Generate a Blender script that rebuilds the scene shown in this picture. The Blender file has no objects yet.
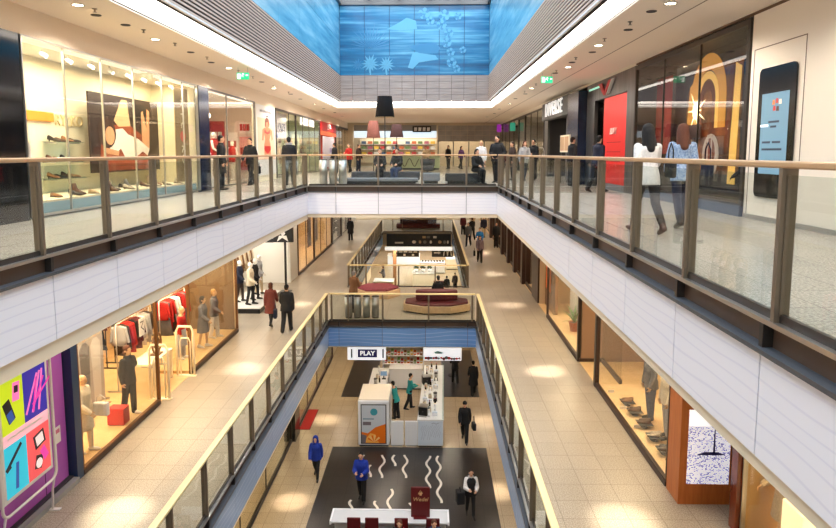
import bpy, bmesh, math, random
from mathutils import Vector, Matrix
R_ = random.Random(11)
PI = math.pi
S = bpy.context.scene
COL = S.collection

# ------------------------------------------------------------------ materials
def lin(c):
    return tuple((v/12.92 if v <= .04045 else ((v+.055)/1.055)**2.4) for v in c)
def rgb(r, g, b):
    return lin((r/255., g/255., b/255.))
MT = {}
def mat(name, col=(200,200,200), rough=.5, metal=0., emis=0., ecol=None, spec=.5, coat=0.):
    if name in MT: return MT[name]
    m = bpy.data.materials.new(name); m.use_nodes = True
    b = m.node_tree.nodes['Principled BSDF']
    b.inputs['Base Color'].default_value = (*rgb(*col), 1)
    b.inputs['Roughness'].default_value = rough
    b.inputs['Metallic'].default_value = metal
    b.inputs['Specular IOR Level'].default_value = spec
    if coat: b.inputs['Coat Weight'].default_value = coat
    if emis:
        b.inputs['Emission Color'].default_value = (*rgb(*(ecol or col)), 1)
        b.inputs['Emission Strength'].default_value = emis
    MT[name] = m
    return m
def nodes(m):
    nt = m.node_tree
    return nt, nt.nodes, nt.links, nt.nodes['Principled BSDF']
def vary(name, col, col2, scale=8., rough=.6, metal=0., stretch=(1,1,1), detail=4., spec=.5, lo=.35, hi=.65, bump=0.):
    """base colour wandering between two shades (noise in object space)"""
    if name in MT: return MT[name]
    m = mat(name, col, rough, metal, spec=spec); nt, N, L, b = nodes(m)
    tc = N.new('ShaderNodeTexCoord'); mp = N.new('ShaderNodeMapping'); mp.inputs['Scale'].default_value = stretch
    nz = N.new('ShaderNodeTexNoise'); nz.inputs['Scale'].default_value = scale; nz.inputs['Detail'].default_value = detail
    cr = N.new('ShaderNodeValToRGB')
    cr.color_ramp.elements[0].position = lo; cr.color_ramp.elements[1].position = hi
    cr.color_ramp.elements[0].color = (*rgb(*col), 1); cr.color_ramp.elements[1].color = (*rgb(*col2), 1)
    L.new(tc.outputs['Object'], mp.inputs['Vector']); L.new(mp.outputs[0], nz.inputs['Vector'])
    L.new(nz.outputs[0], cr.inputs[0]); L.new(cr.outputs[0], b.inputs['Base Color'])
    if bump:
        bp = N.new('ShaderNodeBump'); bp.inputs['Strength'].default_value = bump
        L.new(nz.outputs[0], bp.inputs['Height']); L.new(bp.outputs[0], b.inputs['Normal'])
    return m
def tile_mat(name, c1, c2, joint, size=.6, rough=.3, speck=60., mortar=.008, spec=.5, ratio=1.):
    if name in MT: return MT[name]
    m = mat(name, c1, rough, spec=spec); nt, N, L, b = nodes(m)
    tc = N.new('ShaderNodeTexCoord')
    br = N.new('ShaderNodeTexBrick'); br.offset = 0.
    br.inputs['Scale'].default_value = 1.
    br.inputs['Brick Width'].default_value = size; br.inputs['Row Height'].default_value = size*ratio
    br.inputs['Mortar Size'].default_value = mortar; br.inputs['Bias'].default_value = 0
    br.inputs['Color1'].default_value = (*rgb(*c1), 1); br.inputs['Color2'].default_value = (*rgb(*c2), 1)
    br.inputs['Mortar'].default_value = (*rgb(*joint), 1)
    nz = N.new('ShaderNodeTexNoise'); nz.inputs['Scale'].default_value = speck; nz.inputs['Detail'].default_value = 5
    cr = N.new('ShaderNodeValToRGB')
    cr.color_ramp.elements[0].position = .36; cr.color_ramp.elements[1].position = .64
    cr.color_ramp.elements[0].color = (.50,.48,.46,1); cr.color_ramp.elements[1].color = (1.0,1.0,1.0,1)
    mx = N.new('ShaderNodeMix'); mx.data_type = 'RGBA'; mx.blend_type = 'MULTIPLY'; mx.inputs[0].default_value = 1.
    L.new(tc.outputs['Object'], br.inputs['Vector']); L.new(tc.outputs['Object'], nz.inputs['Vector'])
    L.new(nz.outputs[0], cr.inputs[0]); L.new(br.outputs['Color'], mx.inputs[6]); L.new(cr.outputs[0], mx.inputs[7])
    L.new(mx.outputs[2], b.inputs['Base Color'])
    return m
def glass_mat(name, tint=(235,242,240), base=.04, grow=.55, power=4.):
    if name in MT: return MT[name]
    m = bpy.data.materials.new(name); m.use_nodes = True
    nt = m.node_tree; N, L = nt.nodes, nt.links
    N.remove(N['Principled BSDF'])
    lw = N.new('ShaderNodeLayerWeight'); lw.inputs[0].default_value = .5
    pw = N.new('ShaderNodeMath'); pw.operation = 'POWER'; pw.inputs[1].default_value = power
    ml = N.new('ShaderNodeMath'); ml.operation = 'MULTIPLY_ADD'; ml.inputs[1].default_value = grow; ml.inputs[2].default_value = base
    tr = N.new('ShaderNodeBsdfTransparent'); tr.inputs[0].default_value = (*rgb(*tint), 1)
    gl = N.new('ShaderNodeBsdfGlossy'); gl.inputs['Roughness'].default_value = .0; gl.inputs[0].default_value = (1,1,1,1)
    mx = N.new('ShaderNodeMixShader')
    L.new(lw.outputs['Facing'], pw.inputs[0]); L.new(pw.outputs[0], ml.inputs[0]); L.new(ml.outputs[0], mx.inputs[0])
    L.new(tr.outputs[0], mx.inputs[1]); L.new(gl.outputs[0], mx.inputs[2])
    L.new(mx.outputs[0], N['Material Output'].inputs[0])
    MT[name] = m
    return m

def wloc(o):
    v=Vector((0,0,0))
    while o is not None: v=v+o.location; o=o.parent
    return v

# ------------------------------------------------------------------ mesh builder
class MB:
    def __init__(s): s.v=[]; s.f=[]; s.m=[]; s.sm=[]
    def add(s, vs, fs, m=0, smooth=False):
        o=len(s.v); s.v += [tuple(v) for v in vs]
        for f in fs: s.f.append(tuple(i+o for i in f)); s.m.append(m); s.sm.append(smooth)
        return s
    def box(s, x0,x1,y0,y1,z0,z1, m=0):
        if x0>x1: x0,x1=x1,x0
        if y0>y1: y0,y1=y1,y0
        if z0>z1: z0,z1=z1,z0
        vs=[(x,y,z) for z in(z0,z1) for y in(y0,y1) for x in(x0,x1)]
        return s.add(vs,[(0,2,3,1),(4,5,7,6),(0,1,5,4),(2,6,7,3),(0,4,6,2),(1,3,7,5)],m)
    def obox(s, c, d, rot=None, m=0):
        hx,hy,hz=[a/2 for a in d]; M=(rot or Matrix.Identity(3)); c=Vector(c)
        vs=[c+M@Vector((x,y,z)) for z in(-hz,hz) for y in(-hy,hy) for x in(-hx,hx)]
        return s.add(vs,[(0,2,3,1),(4,5,7,6),(0,1,5,4),(2,6,7,3),(0,4,6,2),(1,3,7,5)],m)
    def rings(s, rs, m=0, smooth=True, caps=True, closed=False):
        n=len(rs[0]); vs=[p for r in rs for p in r]; fs=[]
        k=len(rs)
        for i in range(k if closed else k-1):
            a=i*n; b=((i+1)%k)*n
            for j in range(n): fs.append((a+j,a+(j+1)%n,b+(j+1)%n,b+j))
        s.add(vs,fs,m,smooth)
        if caps and not closed:
            s.add(rs[0],[tuple(range(n))[::-1]],m,False); s.add(rs[-1],[tuple(range(n))],m,False)
        return s
    def cyl(s, p0,p1,r0,r1=None,n=12,m=0,smooth=True,caps=True):
        r1=r0 if r1 is None else r1
        p0,p1=Vector(p0),Vector(p1); d=(p1-p0).normalized()
        a=d.orthogonal().normalized(); b=d.cross(a)
        rs=[[p+(a*math.cos(2*PI*i/n)+b*math.sin(2*PI*i/n))*r for i in range(n)] for p,r in((p0,r0),(p1,r1))]
        return s.rings(rs,m,smooth,caps)
    def tube(s, pts, r, n=8, m=0, closed=False):
        pts=[Vector(p) for p in pts]; k=len(pts); rs=[]; prev=None
        for i,p in enumerate(pts):
            if closed: d=(pts[(i+1)%k]-pts[i-1]).normalized()
            else: d=(pts[min(i+1,k-1)]-pts[max(i-1,0)]).normalized()
            if prev is None: a=d.orthogonal().normalized()
            else:
                a=prev-d*prev.dot(d); a=a.normalized() if a.length>1e-6 else d.orthogonal().normalized()
            prev=a; b=d.cross(a); rr=r[i] if isinstance(r,(list,tuple)) else r
            rs.append([p+(a*math.cos(2*PI*j/n)+b*math.sin(2*PI*j/n))*rr for j in range(n)])
        return s.rings(rs,m,True,True,closed)
    def lathe(s, c, prof, n=20, m=0, caps=True, sx=1., sy=1.):
        c=Vector(c)
        rs=[[c+Vector((r*math.cos(2*PI*i/n)*sx, r*math.sin(2*PI*i/n)*sy, z)) for i in range(n)] for r,z in prof]
        return s.rings(rs,m,True,caps)
    def ell(s, c, r, rot=None, n=12, k=8, m=0):
        c=Vector(c); M=rot or Matrix.Identity(3); rs=[]
        for i in range(k+1):
            t=-PI/2+PI*i/k; q=max(math.cos(t),.02)
            rs.append([c+M@Vector((r[0]*q*math.cos(2*PI*j/n), r[1]*q*math.sin(2*PI*j/n), r[2]*math.sin(t))) for j in range(n)])
        return s.rings(rs,m,True,True)
    def plate(s, poly, B, d0, d1, m=0):
        """polygon in (u,v) of basis B=(origin,right,up,normal), extruded from d0 to d1 along the normal"""
        o,r,u,nn=B; n=len(poly)
        lo=[o+r*a+u*b+nn*d0 for a,b in poly]; hi=[o+r*a+u*b+nn*d1 for a,b in poly]
        return s.add(lo+hi,[tuple(range(n))[::-1],tuple(range(n,2*n))]+[(i,(i+1)%n,n+(i+1)%n,n+i) for i in range(n)],m)
    def ribbon(s, pts, w, B, d0, d1, m=0):
        """a stroke of width w through the (u,v) points pts"""
        P=[Vector((a,b)) for a,b in pts]; L=[];Rr=[]
        for i,p in enumerate(P):
            d=(P[min(i+1,len(P)-1)]-P[max(i-1,0)]).normalized(); nrm=Vector((-d.y,d.x))*w/2
            L.append(p+nrm); Rr.append(p-nrm)
        for i in range(len(P)-1):
            s.plate([Rr[i],Rr[i+1],L[i+1],L[i]],B,d0,d1,m)
        return s
    def mesh(s, name, mats, bevel=0., loc=None):
        me=bpy.data.meshes.new(name)
        vs=s.v if loc is None else [(a-loc[0],b-loc[1],c-loc[2]) for a,b,c in s.v]
        me.from_pydata(vs,[],s.f)
        for q in (mats if isinstance(mats,(list,tuple)) else [mats]): me.materials.append(q)
        me.polygons.foreach_set('material_index',s.m); me.polygons.foreach_set('use_smooth',s.sm)
        bm=bmesh.new(); bm.from_mesh(me)
        bmesh.ops.remove_doubles(bm,verts=bm.verts,dist=1e-5)
        bmesh.ops.recalc_face_normals(bm,faces=bm.faces)
        if bevel:
            ed=[e for e in bm.edges if len(e.link_faces)==2 and e.calc_face_angle(0)>.6]
            bmesh.ops.bevel(bm,geom=ed,offset=bevel,segments=2,affect='EDGES',profile=.5,clamp_overlap=True)
        bm.to_mesh(me); bm.free(); me.update()
        return me
    def build(s, name, mats, parent=None, bevel=0., world=True, loc=None):
        """world=True: the coordinates are world ones and are moved into the parent's frame"""
        l=loc
        if parent is not None and world: l=wloc(parent)
        me=s.mesh(name,mats,bevel,l)
        o=bpy.data.objects.new(name,me); COL.objects.link(o)
        if parent is not None: o.parent=parent
        elif loc is not None: o.location=loc
        return o
def basis(o, facing):
    o=Vector(o); up=Vector((0,0,1))
    r={'-y':Vector((1,0,0)),'+x':Vector((0,1,0)),'-x':Vector((0,-1,0)),'+y':Vector((-1,0,0))}[facing]
    return (o,r,up,r.cross(up))
def hbasis(o):          # lying on a floor, u = +x, v = +y
    return (Vector(o),Vector((1,0,0)),Vector((0,1,0)),Vector((0,0,1)))
def bx(name, mats, *a, parent=None, bevel=0.):
    return MB().box(*a).build(name,mats,parent,bevel)

# ------------------------------------------------------------------ things
def tag(o, label=None, cat=None, group=None, kind=None):
    if label: o['label']=label
    if cat: o['category']=cat
    if group: o['group']=group
    if kind: o['kind']=kind
    return o
def thing(name, label, cat, loc=(0,0,0), rz=0., group=None):
    o=bpy.data.objects.new(name,None); COL.objects.link(o); o.empty_display_size=.1
    o.location=loc; o.rotation_euler=(0,0,rz)
    return tag(o,label,cat,group)
def struct(o): o['kind']='structure'; return o
def copy_tree(o, parent=None):
    c=o.copy(); COL.objects.link(c)
    if parent is not None: c.parent=parent
    for ch in KIDS(o): copy_tree(ch,c)
    return c
_kids={}
def KIDS(o):
    return [c for c in COL.objects if c.parent==o] if o.name not in _kids else _kids[o.name]
def dup(o, loc, rz, label, group=None, scale=None):
    _kids.setdefault(o.name,[c for c in COL.objects if c.parent==o])
    for c in _kids[o.name]: _kids.setdefault(c.name,[g for g in COL.objects if g.parent==c])
    n=copy_tree(o); n.location=loc; n.rotation_euler=(0,0,rz)
    if scale: n.scale=(scale,)*3 if not isinstance(scale,tuple) else scale
    tag(n,label,None,group)
    return n
ORD='first second third fourth fifth sixth seventh eighth ninth tenth eleventh twelfth thirteenth fourteenth fifteenth sixteenth seventeenth eighteenth nineteenth twentieth'.split()
ORD+=['twenty-'+o for o in ORD[:9]]+['thirtieth']+['thirty-'+o for o in ORD[:9]]+['fortieth']
_txt={}
def text(name, s, pos, facing, size, m, parent=None, ext=.012, align='CENTER', spacing=1., shear=0., roll=0., B=None, bold=0.):
    cu=bpy.data.curves.new('t','FONT'); cu.body=s; cu.size=size; cu.extrude=ext; cu.align_x=align; cu.align_y='CENTER'
    cu.space_character=spacing; cu.shear=shear; cu.offset=bold; cu.resolution_u=3
    to=bpy.data.objects.new('t',cu); COL.objects.link(to)
    dg=bpy.context.evaluated_depsgraph_get(); me=bpy.data.meshes.new_from_object(to.evaluated_get(dg))
    bpy.data.objects.remove(to); bpy.data.curves.remove(cu)
    o0,r,u,n=B or basis(pos,facing)
    M=Matrix((r,u,n)).transposed().to_4x4()
    if roll: M=M@Matrix.Rotation(roll,4,'Z')
    M.translation=Vector(pos)-(wloc(parent) if parent is not None else Vector((0,0,0)))
    me.transform(M); me.materials.clear(); me.materials.append(m); me.name=name
    o=bpy.data.objects.new(name,me); COL.objects.link(o)
    if parent is not None: o.parent=parent
    return o

# ------------------------------------------------------------------ palette
GLASS=glass_mat('railing_glass',(240,243,241),.02,.25,4.)
SHOP=glass_mat('shop_glass',(246,246,244),.018,.30,3.5)
STEEL=mat('taupe_steel',(132,118,102),.38,.6)
DARKST=mat('dark_steel',(62,56,52),.4,.5)
BROWNST=mat('brown_channel',(84,66,54),.5,.2)
LEDGE=mat('slate_ledge',(84,88,94),.4,.3)
ALU=mat('brushed_aluminium',(188,186,182),.3,.9)
RAIL2=mat('copper_rail',(205,165,122),.32,.25)
RAIL1=mat('pale_gold_rail',(240,220,164),.35,.1)
BLACK=mat('black_satin',(18,18,20),.35)
BLACKG=vary('black_granite',(8,9,12),(18,19,24),4,.10,spec=.6)
NAVYG=mat('navy_gloss',(24,36,62),.15,spec=.8)
WHITE=mat('white_paint',(236,234,232),.45)
WHITEG=mat('white_gloss',(240,240,238),.2)
CREAM=mat('cream_plaster',(240,228,200),.7)
CEILM=mat('ceiling_plaster',(242,226,208),.8)
BANDM=mat('shop_header_plaster',(238,222,202),.8)
GREYP=mat('grey_plaster',(150,148,146),.7)
DARKG=mat('charcoal',(52,52,54),.6)
GREYF=mat('grey_frame',(110,108,106),.4,.4)
RED=mat('red_paint',(196,20,24),.4)
ORANGE=mat('orange_paint',(240,150,50),.5)
WOODO=vary('orange_veneer',(168,92,38),(184,106,48),3,.4,stretch=(6,6,.6))
WARMW=mat('warm_wall',(230,202,156),.7)
WARMF=vary('warm_shop_floor',(222,186,130),(232,198,146),3,.35)
GREYWASH=mat('pale_grey_panel',(206,206,208),.5)
# ================================================================== SETTING
L2, L1, L0 = 0., -5.4, -10.8
LX2, RX2, FY2 = -4.42, 2.38, 22.45       # the upper void: left edge, right edge, far edge
LX1, RX1, FY1 = -4.04, 1.80, 24.1        # the middle void
SY0, SY1 = 30.5, 52.2                    # the second void on the middle floor
WL, WR2, WR1, WL1 = -7.05, 5.77, 4.70, -7.15
YEND = 54.

FL2=tile_mat('upper_floor_tile',(214,206,194),(206,198,186),(160,152,142),.6,.20,40.,.006)
FL1=tile_mat('middle_floor_tile',(192,180,162),(184,172,154),(150,138,122),.6,.34,45.,.007)
FL0=tile_mat('ground_floor_tile',(208,188,158),(200,180,150),(152,132,108),.6,.25,45.,.006)
DARKT=tile_mat('dark_floor_tile',(46,42,42),(54,49,48),(26,24,24),.6,.30,40.,.008)
SOFF=mat('soffit_plaster',(236,222,196),.8)

# white fascia panels with fine flowing lines
def line_panel(name, base, line, rough=.3, scale=1.3, dist=5., axis='Z'):
    m=mat(name,base,rough); nt,N,L,b=nodes(m)
    tc=N.new('ShaderNodeTexCoord'); mp=N.new('ShaderNodeMapping'); mp.inputs['Scale'].default_value=(.22,.22,1)
    wv=N.new('ShaderNodeTexWave'); wv.wave_type='BANDS'; wv.bands_direction=axis
    wv.inputs['Scale'].default_value=scale; wv.inputs['Distortion'].default_value=dist; wv.inputs['Detail'].default_value=1.; wv.inputs['Detail Scale'].default_value=.8
    cr=N.new('ShaderNodeValToRGB'); e=cr.color_ramp.elements
    e[0].position=.0; e[0].color=(*rgb(*base),1); e[1].position=.92; e[1].color=(*rgb(*base),1)
    q=cr.color_ramp.elements.new(.985); q.color=(*rgb(*line),1)
    L.new(tc.outputs['Object'],mp.inputs[0]); L.new(mp.outputs[0],wv.inputs['Vector']); L.new(wv.outputs['Fac'],cr.inputs[0]); L.new(cr.outputs[0],b.inputs['Base Color'])
    return m
FASC=line_panel('white_line_panel',(244,243,250),(233,232,243),.32,2.6,6.)
BFASC=line_panel('blue_line_panel',(104,142,196),(140,172,214),.25,2.2,9.)
JOINT=mat('panel_joint',(96,98,112),.6)

def floor_boxes(name, boxes, m):
    b=MB()
    for q in boxes: b.box(*q)
    return struct(b.build(name,m))
floor_boxes('floor',[(-10.5,LX2-.10,-8,YEND+6,-.2,0),(RX2+.10,9,-8,YEND+6,-.2,0),(LX2-.10,RX2+.10,FY2+.10,YEND+6,-.2,0),(LX2,RX2,-8,.2,-.2,0)],FL2)
floor_boxes('floor',[(-11.5,LX1-.10,-8,62,L1-.2,L1),(RX1+.10,9,-8,62,L1-.2,L1),(LX1-.10,RX1+.10,FY1+.10,SY0-.10,L1-.2,L1),(LX1-.10,RX1+.10,SY1+.10,62,L1-.2,L1),(LX1,RX1,-8,3,L1-.2,L1)],FL1)
floor_boxes('floor',[(-12,9.5,-8,86,L0-.2,L0)],FL0)
# dark stone rectangles let into the ground floor
floor_boxes('floor',[(-4.0,2.28,14,24.6,L0,L0+.006),(-4.42,-2.9,29.9,37.4,L0,L0+.006),(.62,2.42,30.0,37.4,L0,L0+.006)],DARKT)
# undersides
floor_boxes('ceiling',[(-10.5,LX2-.09,-8,YEND+6,-1.08,-.2),(RX2+.09,9,-8,YEND+6,-1.08,-.2),(LX2-.09,RX2+.09,FY2+.09,YEND+6,-1.08,-.2),(LX2,RX2,-8,.2,-1.08,-.2)],SOFF)
floor_boxes('ceiling',[(-11.5,LX1-.09,-8,86,L1-1.06,L1-.2),(RX1+.09,9,-8,86,L1-1.06,L1-.2),(LX1-.09,RX1+.09,FY1+.09,SY0-.09,L1-1.06,L1-.2),(LX1-.09,RX1+.09,SY1+.09,86,L1-1.06,L1-.2),(LX1,RX1,-8,3,L1-1.06,L1-.2)],SOFF)

def frame3(p0,p1,side):
    """origin, direction, normal (towards the void), length; side=+1: void on the left of the direction"""
    p0,p1=Vector(p0),Vector(p1); d=(p1-p0); L=d.length; d.normalize()
    n=Vector((-d.y,d.x,0))*side
    return p0,d,n,L
def rbox(mb,fr,a0,a1,n0,n1,z0,z1,m=0):
    p,d,n,L=fr
    c=p+d*(a0+a1)/2+n*(n0+n1)/2+Vector((0,0,(z0+z1)/2))
    rot=Matrix((d,n,Vector((0,0,1)))).transposed()
    return mb.obox(c,(abs(a1-a0),abs(n1-n0),abs(z1-z0)),rot,m)
def fascia(p0,p1,side,ztop,joints,m,cover,lip=.13,h=1.):
    fr=frame3(p0,p1,side); b=MB(); L=fr[3]
    js=[0]+[j for j in joints if 0.05<j<L-.05]+[L]
    for a,c in zip(js[:-1],js[1:]):
        rbox(b,fr,a+.009,c-.009,.0,.03,ztop-h,ztop-.225,0)
    rbox(b,fr,0,L,-.05,.0,ztop-h+.004,ztop-.2,1)                # dark backing seen in the joints
    rbox(b,fr,0,L,-.04,.07,ztop-.225,ztop-.19,2)               # ledge
    rbox(b,fr,0,L,-.10,-.04,ztop-.19,ztop-.02,3)               # recessed channel
    rbox(b,fr,0,L,-.11,.03,ztop-.02,ztop+.015,4)               # steel edge strip
    for j in js[1:-1]: rbox(b,fr,j-.025,j+.025,-.05,.035,ztop-.19,ztop-.02,5)
    if lip: rbox(b,fr,0,L,-.09,-.01,ztop-h-lip,ztop-h-.005,6)
    return struct(b.build('trim',[m,JOINT,LEDGE,BROWNST,cover,DARKST,SOFF]))
def guard(name,label,p0,p1,side,z,posts,rail_m,group=None,post_m=STEEL,closed_ends=(1,1)):
    fr=frame3(p0,p1,side); p,d,n,L=fr
    t=thing(name,label,'railing',(p0[0],p0[1],z),0,group)
    hb=MB(); rbox(hb,fr,0,L+(.03 if closed_ends[1] else 0),-.075-.02*(z<0),.015+.01*(z<0),z+1.075,z+1.125); hb.build('handrail',rail_m,t,.012)
    fb=MB(); rbox(fb,fr,0,L,-.055,-.02,z+.015,z+.075); fb.build('base_rail',DARKST,t)
    ps=sorted(posts)
    for q in ps:
        b=MB(); rbox(b,fr,q-.022,q+.022,-.085,.02,z+.012,z+1.075); rbox(b,fr,q-.034,q+.034,-.03,-.012,z+.06,z+1.03); b.build('post',post_m,t)
    e=[0]+[q for q in ps if .1<q<L-.1]+[L]
    for a,c in zip(e[:-1],e[1:]):
        if c-a<.12: continue
        b=MB(); rbox(b,fr,a+.02,c-.02,-.046,-.036,z+.06,z+1.03); b.build('glass_pane',GLASS,t)
    return t
lp=[-.48+1.5*k for k in range(16)]            # y of the left posts
rp=[-.37+1.56*k for k in range(15)]
fx=[-3.4,-1.88,-.32,1.26]
fascia((LX2,.2,0),(LX2,FY2,0),-1,0,[y-.2+.1 for y in lp],FASC,ALU,.2)
fascia((RX2,.2,0),(RX2,FY2,0),1,0,[y-.2+.1 for y in rp],FASC,ALU)
fascia((LX2,FY2,0),(RX2,FY2,0),-1,0,[x-LX2 for x in fx],FASC,ALU)
guard('guardrail','copper handrail and glass guardrail along the upper left gallery before the shoe shop',(LX2,.3,0),(LX2,FY2,0),-1,0,[y-.3 for y in lp if .5<y<FY2-.3]+[FY2-.35],RAIL2)
guard('guardrail','copper handrail and glass guardrail along the upper right gallery before the two women',(RX2,.3,0),(RX2,FY2,0),1,0,[y-.3 for y in rp if .5<y<FY2-.3]+[FY2-.35],RAIL2)
guard('guardrail','short glass guardrail across the far end of the upper void, before the grey benches',(LX2+.06,FY2,0),(RX2-.06,FY2,0),-1,0,[x-LX2-.06 for x in fx],RAIL2,closed_ends=(0,0))
l1=[3.2+1.5*k for k in range(14)]
BFAS2=line_panel('pale_blue_line_panel',(150,172,206),(172,190,220),.25,2.2,9.)
fascia((LX1,3,0),(LX1,FY1,0),-1,L1,[y-3 for y in l1],BFAS2,ALU)
fascia((RX1,3,0),(RX1,FY1,0),1,L1,[y-3 for y in l1],BFAS2,ALU)
bxs=[-3.0,-.9,.95]
fascia((LX1,FY1,0),(RX1,FY1,0),-1,L1,[x-LX1 for x in (-3.6,-1.9,-.2,1.45)],BFASC,DARKST,.04)
guard('guardrail','pale gold handrail and glass guardrail along the left walkway of the middle floor',(LX1,3,0),(LX1,FY1,0),-1,L1,[y-3 for y in l1 if y<FY1-.4]+[FY1-3-.05],RAIL1)
guard('guardrail','pale gold handrail and glass guardrail along the right walkway of the middle floor',(RX1,3,0),(RX1,FY1,0),1,L1,[y-3 for y in l1 if y<FY1-.4]+[FY1-3-.05],RAIL1)
guard('guardrail','glass guardrail on the near side of the bridge above the hanging white signs',(LX1+.06,FY1,0),(RX1-.06,FY1,0),-1,L1,[.1,.75,2.1,3.9,5.6],RAIL1,closed_ends=(0,0))
l2=[1.5*k+.3 for k in range(15)]
fascia((LX1,SY0,0),(LX1,SY1,0),-1,L1,l2,BFASC,ALU)
fascia((RX1,SY0,0),(RX1,SY1,0),1,L1,l2,BFASC,ALU)
guard('guardrail','glass guardrail on the far side of the bridge behind the low round sofa',(LX1+.06,SY0,0),(RX1-.06,SY0,0),1,L1,[.8,2.4,4.2],RAIL1,closed_ends=(0,0))
guard('guardrail','long guardrail with brown posts receding along the left of the second void',(LX1,SY0,0),(LX1,SY1,0),-1,L1,l2,RAIL1)
guard('guardrail','long guardrail receding along the right of the second void beside the walking shoppers',(RX1,SY0,0),(RX1,SY1,0),1,L1,l2,RAIL1)
guard('guardrail','far guardrail above the dark food court sign band at the end of the second void',(LX1+.06,SY1,0),(RX1-.06,SY1,0),-1,L1,[.8,1.6,5.0],RAIL1,closed_ends=(0,0))

# ---------------------------------------------------------------- upper ceiling, coves, slats, blue walls, skylight
CZ=3.70
SLX, SRX, SFY = -4.5, 2.84, 31.7
CL, CR, CF = -5.32, 3.42, 33.6          # outer edges of the bright cove
floor_boxes('ceiling',[(-10.5,CL,-8,YEND+6,CZ,CZ+.15),(CR,9,-8,YEND+6,CZ,CZ+.15),(CL,CR,CF+2.2,YEND+6,CZ,CZ+.15)],CEILM)
floor_boxes('ceiling',[(CL,CR,CF,CF+.45,CZ,CZ+.15)],CEILM)
COVE=mat('cove_light',(255,250,244),.6,emis=3.6,ecol=(255,247,238))
def cove(boxes):
    b=MB()
    for q in boxes: b.box(*q)
    return b
ci=thing('cove_light','glowing white cove strip along the ceiling edge of the left gallery','light',(CL,0,CZ))
cove([(CL,SLX,-8,CF,CZ+.03,CZ+.06)]).build('diffuser',COVE,ci); bx('frame',WHITE,CL-.02,CL+.0,-8,CF,CZ-.015,CZ+.13,parent=ci)
ci=thing('cove_light','glowing white cove strip along the ceiling edge of the right gallery','light',(CR,0,CZ))
cove([(SRX,CR,-8,CF,CZ+.03,CZ+.06)]).build('diffuser',COVE,ci); bx('frame',WHITE,CR,CR+.02,-8,CF,CZ-.015,CZ+.13,parent=ci)
ci=thing('cove_light','glowing white cove strip across the far end beneath the grey panels','light',(0,SFY,CZ))
cove([(SLX,SRX,SFY,CF,CZ+.03,CZ+.06)]).build('diffuser',COVE,ci)
bx('frame',WHITE,SLX,SRX,CF-.03,CF-.005,CZ-.015,CZ+.13,parent=ci)
ci=thing('cove_light','second thinner glowing strip across the ceiling beyond the far cove','light',(0,CF+1,CZ))
cove([(CL,CR,CF+.46,CF+2.2,CZ+.10,CZ+.13)]).build('diffuser',COVE,ci)
bx('frame',WHITE,CL,CR,CF+2.16,CF+2.19,CZ-.015,CZ+.13,parent=ci)
# slatted bands
SLAT=mat('slat_taupe',(206,186,172),.6); SLATB=mat('slat_backing',(34,20,18),.9)
def slats(x,side):
    b=MB(); b.box(x,x-side*.12,-8,SFY+.06,CZ+.02,4.98,1)
    k=15
    for i in range(k):
        z=CZ+.06+i*(1.24/k); b.box(x,x+side*.022,-8,SFY,z,z+.040,0)
    b.box(x-side*.02,x+side*.03,-8,SFY,CZ+.01,CZ+.05,2)
    return struct(b.build('trim',[SLAT,SLATB,WHITE]))
slats(SLX,1); slats(SRX,-1)
GPAN=vary('grey_streaked_panel',(156,142,136),(182,168,160),3,.5,stretch=(.35,1,7))
b=MB(); xs=[SLX+i*(SRX-SLX)/12 for i in range(13)]
for i in range(12):
    for j in range(4):
        b.box(xs[i]+.008,xs[i+1]-.008,SFY-.02,SFY+.03,CZ+.02+j*.318,CZ+.02+(j+1)*.318-.012,0)
b.box(SLX-.15,SRX+.15,SFY+.03,SFY+.1,CZ,4.98,1)
struct(b.build('trim',[GPAN,mat('grey_joint',(66,60,62),.8)]))
# blue printed walls
def blue_mat(name, c0,c1,c2, stretch, scale):
    m=mat(name,c1,.22,spec=.6); nt,N,L,b=nodes(m)
    tc=N.new('ShaderNodeTexCoord'); mp=N.new('ShaderNodeMapping'); mp.inputs['Scale'].default_value=stretch
    nz=N.new('ShaderNodeTexNoise'); nz.inputs['Scale'].default_value=scale; nz.inputs['Detail'].default_value=5; nz.inputs['Roughness'].default_value=.6
    cr=N.new('ShaderNodeValToRGB'); e=cr.color_ramp.elements
    e[0].position=.33; e[0].color=(*rgb(*c0),1); e[1].position=.72; e[1].color=(*rgb(*c2),1)
    q=e.new(.5); q.color=(*rgb(*c1),1)
    L.new(tc.outputs['Object'],mp.inputs[0]); L.new(mp.outputs[0],nz.inputs['Vector']); L.new(nz.outputs[0],cr.inputs[0]); L.new(cr.outputs[0],b.inputs['Base Color'])
    return m
BLUE_F=blue_mat('blue_print',(6,70,112),(22,118,166),(124,204,230),(.10,1,2.2),1.5)
BLUE_S=blue_mat('blue_print_side',(56,130,168),(92,166,200),(152,208,230),(1,.10,1.2),1.6)
BTOP=8.5
def bluewall(name,mk,m):
    b=MB(); mk(b); return struct(b.build(name,[m,mat('blue_joint',(22,60,110),.5)]))
def _f(b):
    b.box(SLX-.15,SRX+.15,SFY+.02,SFY+.1,4.9,BTOP,1)
    n=6
    for i in range(n):
        for j in range(1):
            x0=SLX+i*(SRX-SLX)/n; x1=SLX+(i+1)*(SRX-SLX)/n; b.box(x0+.012,x1-.012,SFY-.01,SFY+.02,4.99,BTOP,0)
wb=bluewall('wall_back',_f,BLUE_F)
def _l(b):
    b.box(SLX-.1,SLX-.02,-8,SFY+.08,4.9,BTOP,1); y=-8.
    while y<SFY:
        y1=min(y+3.0,SFY)
        for z0,z1 in((4.99,6.6),(6.615,BTOP)): b.box(SLX-.02,SLX,y+.012,y1-.012,z0,z1,0)
        y=y1
bluewall('wall_left',_l,BLUE_S)
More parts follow.
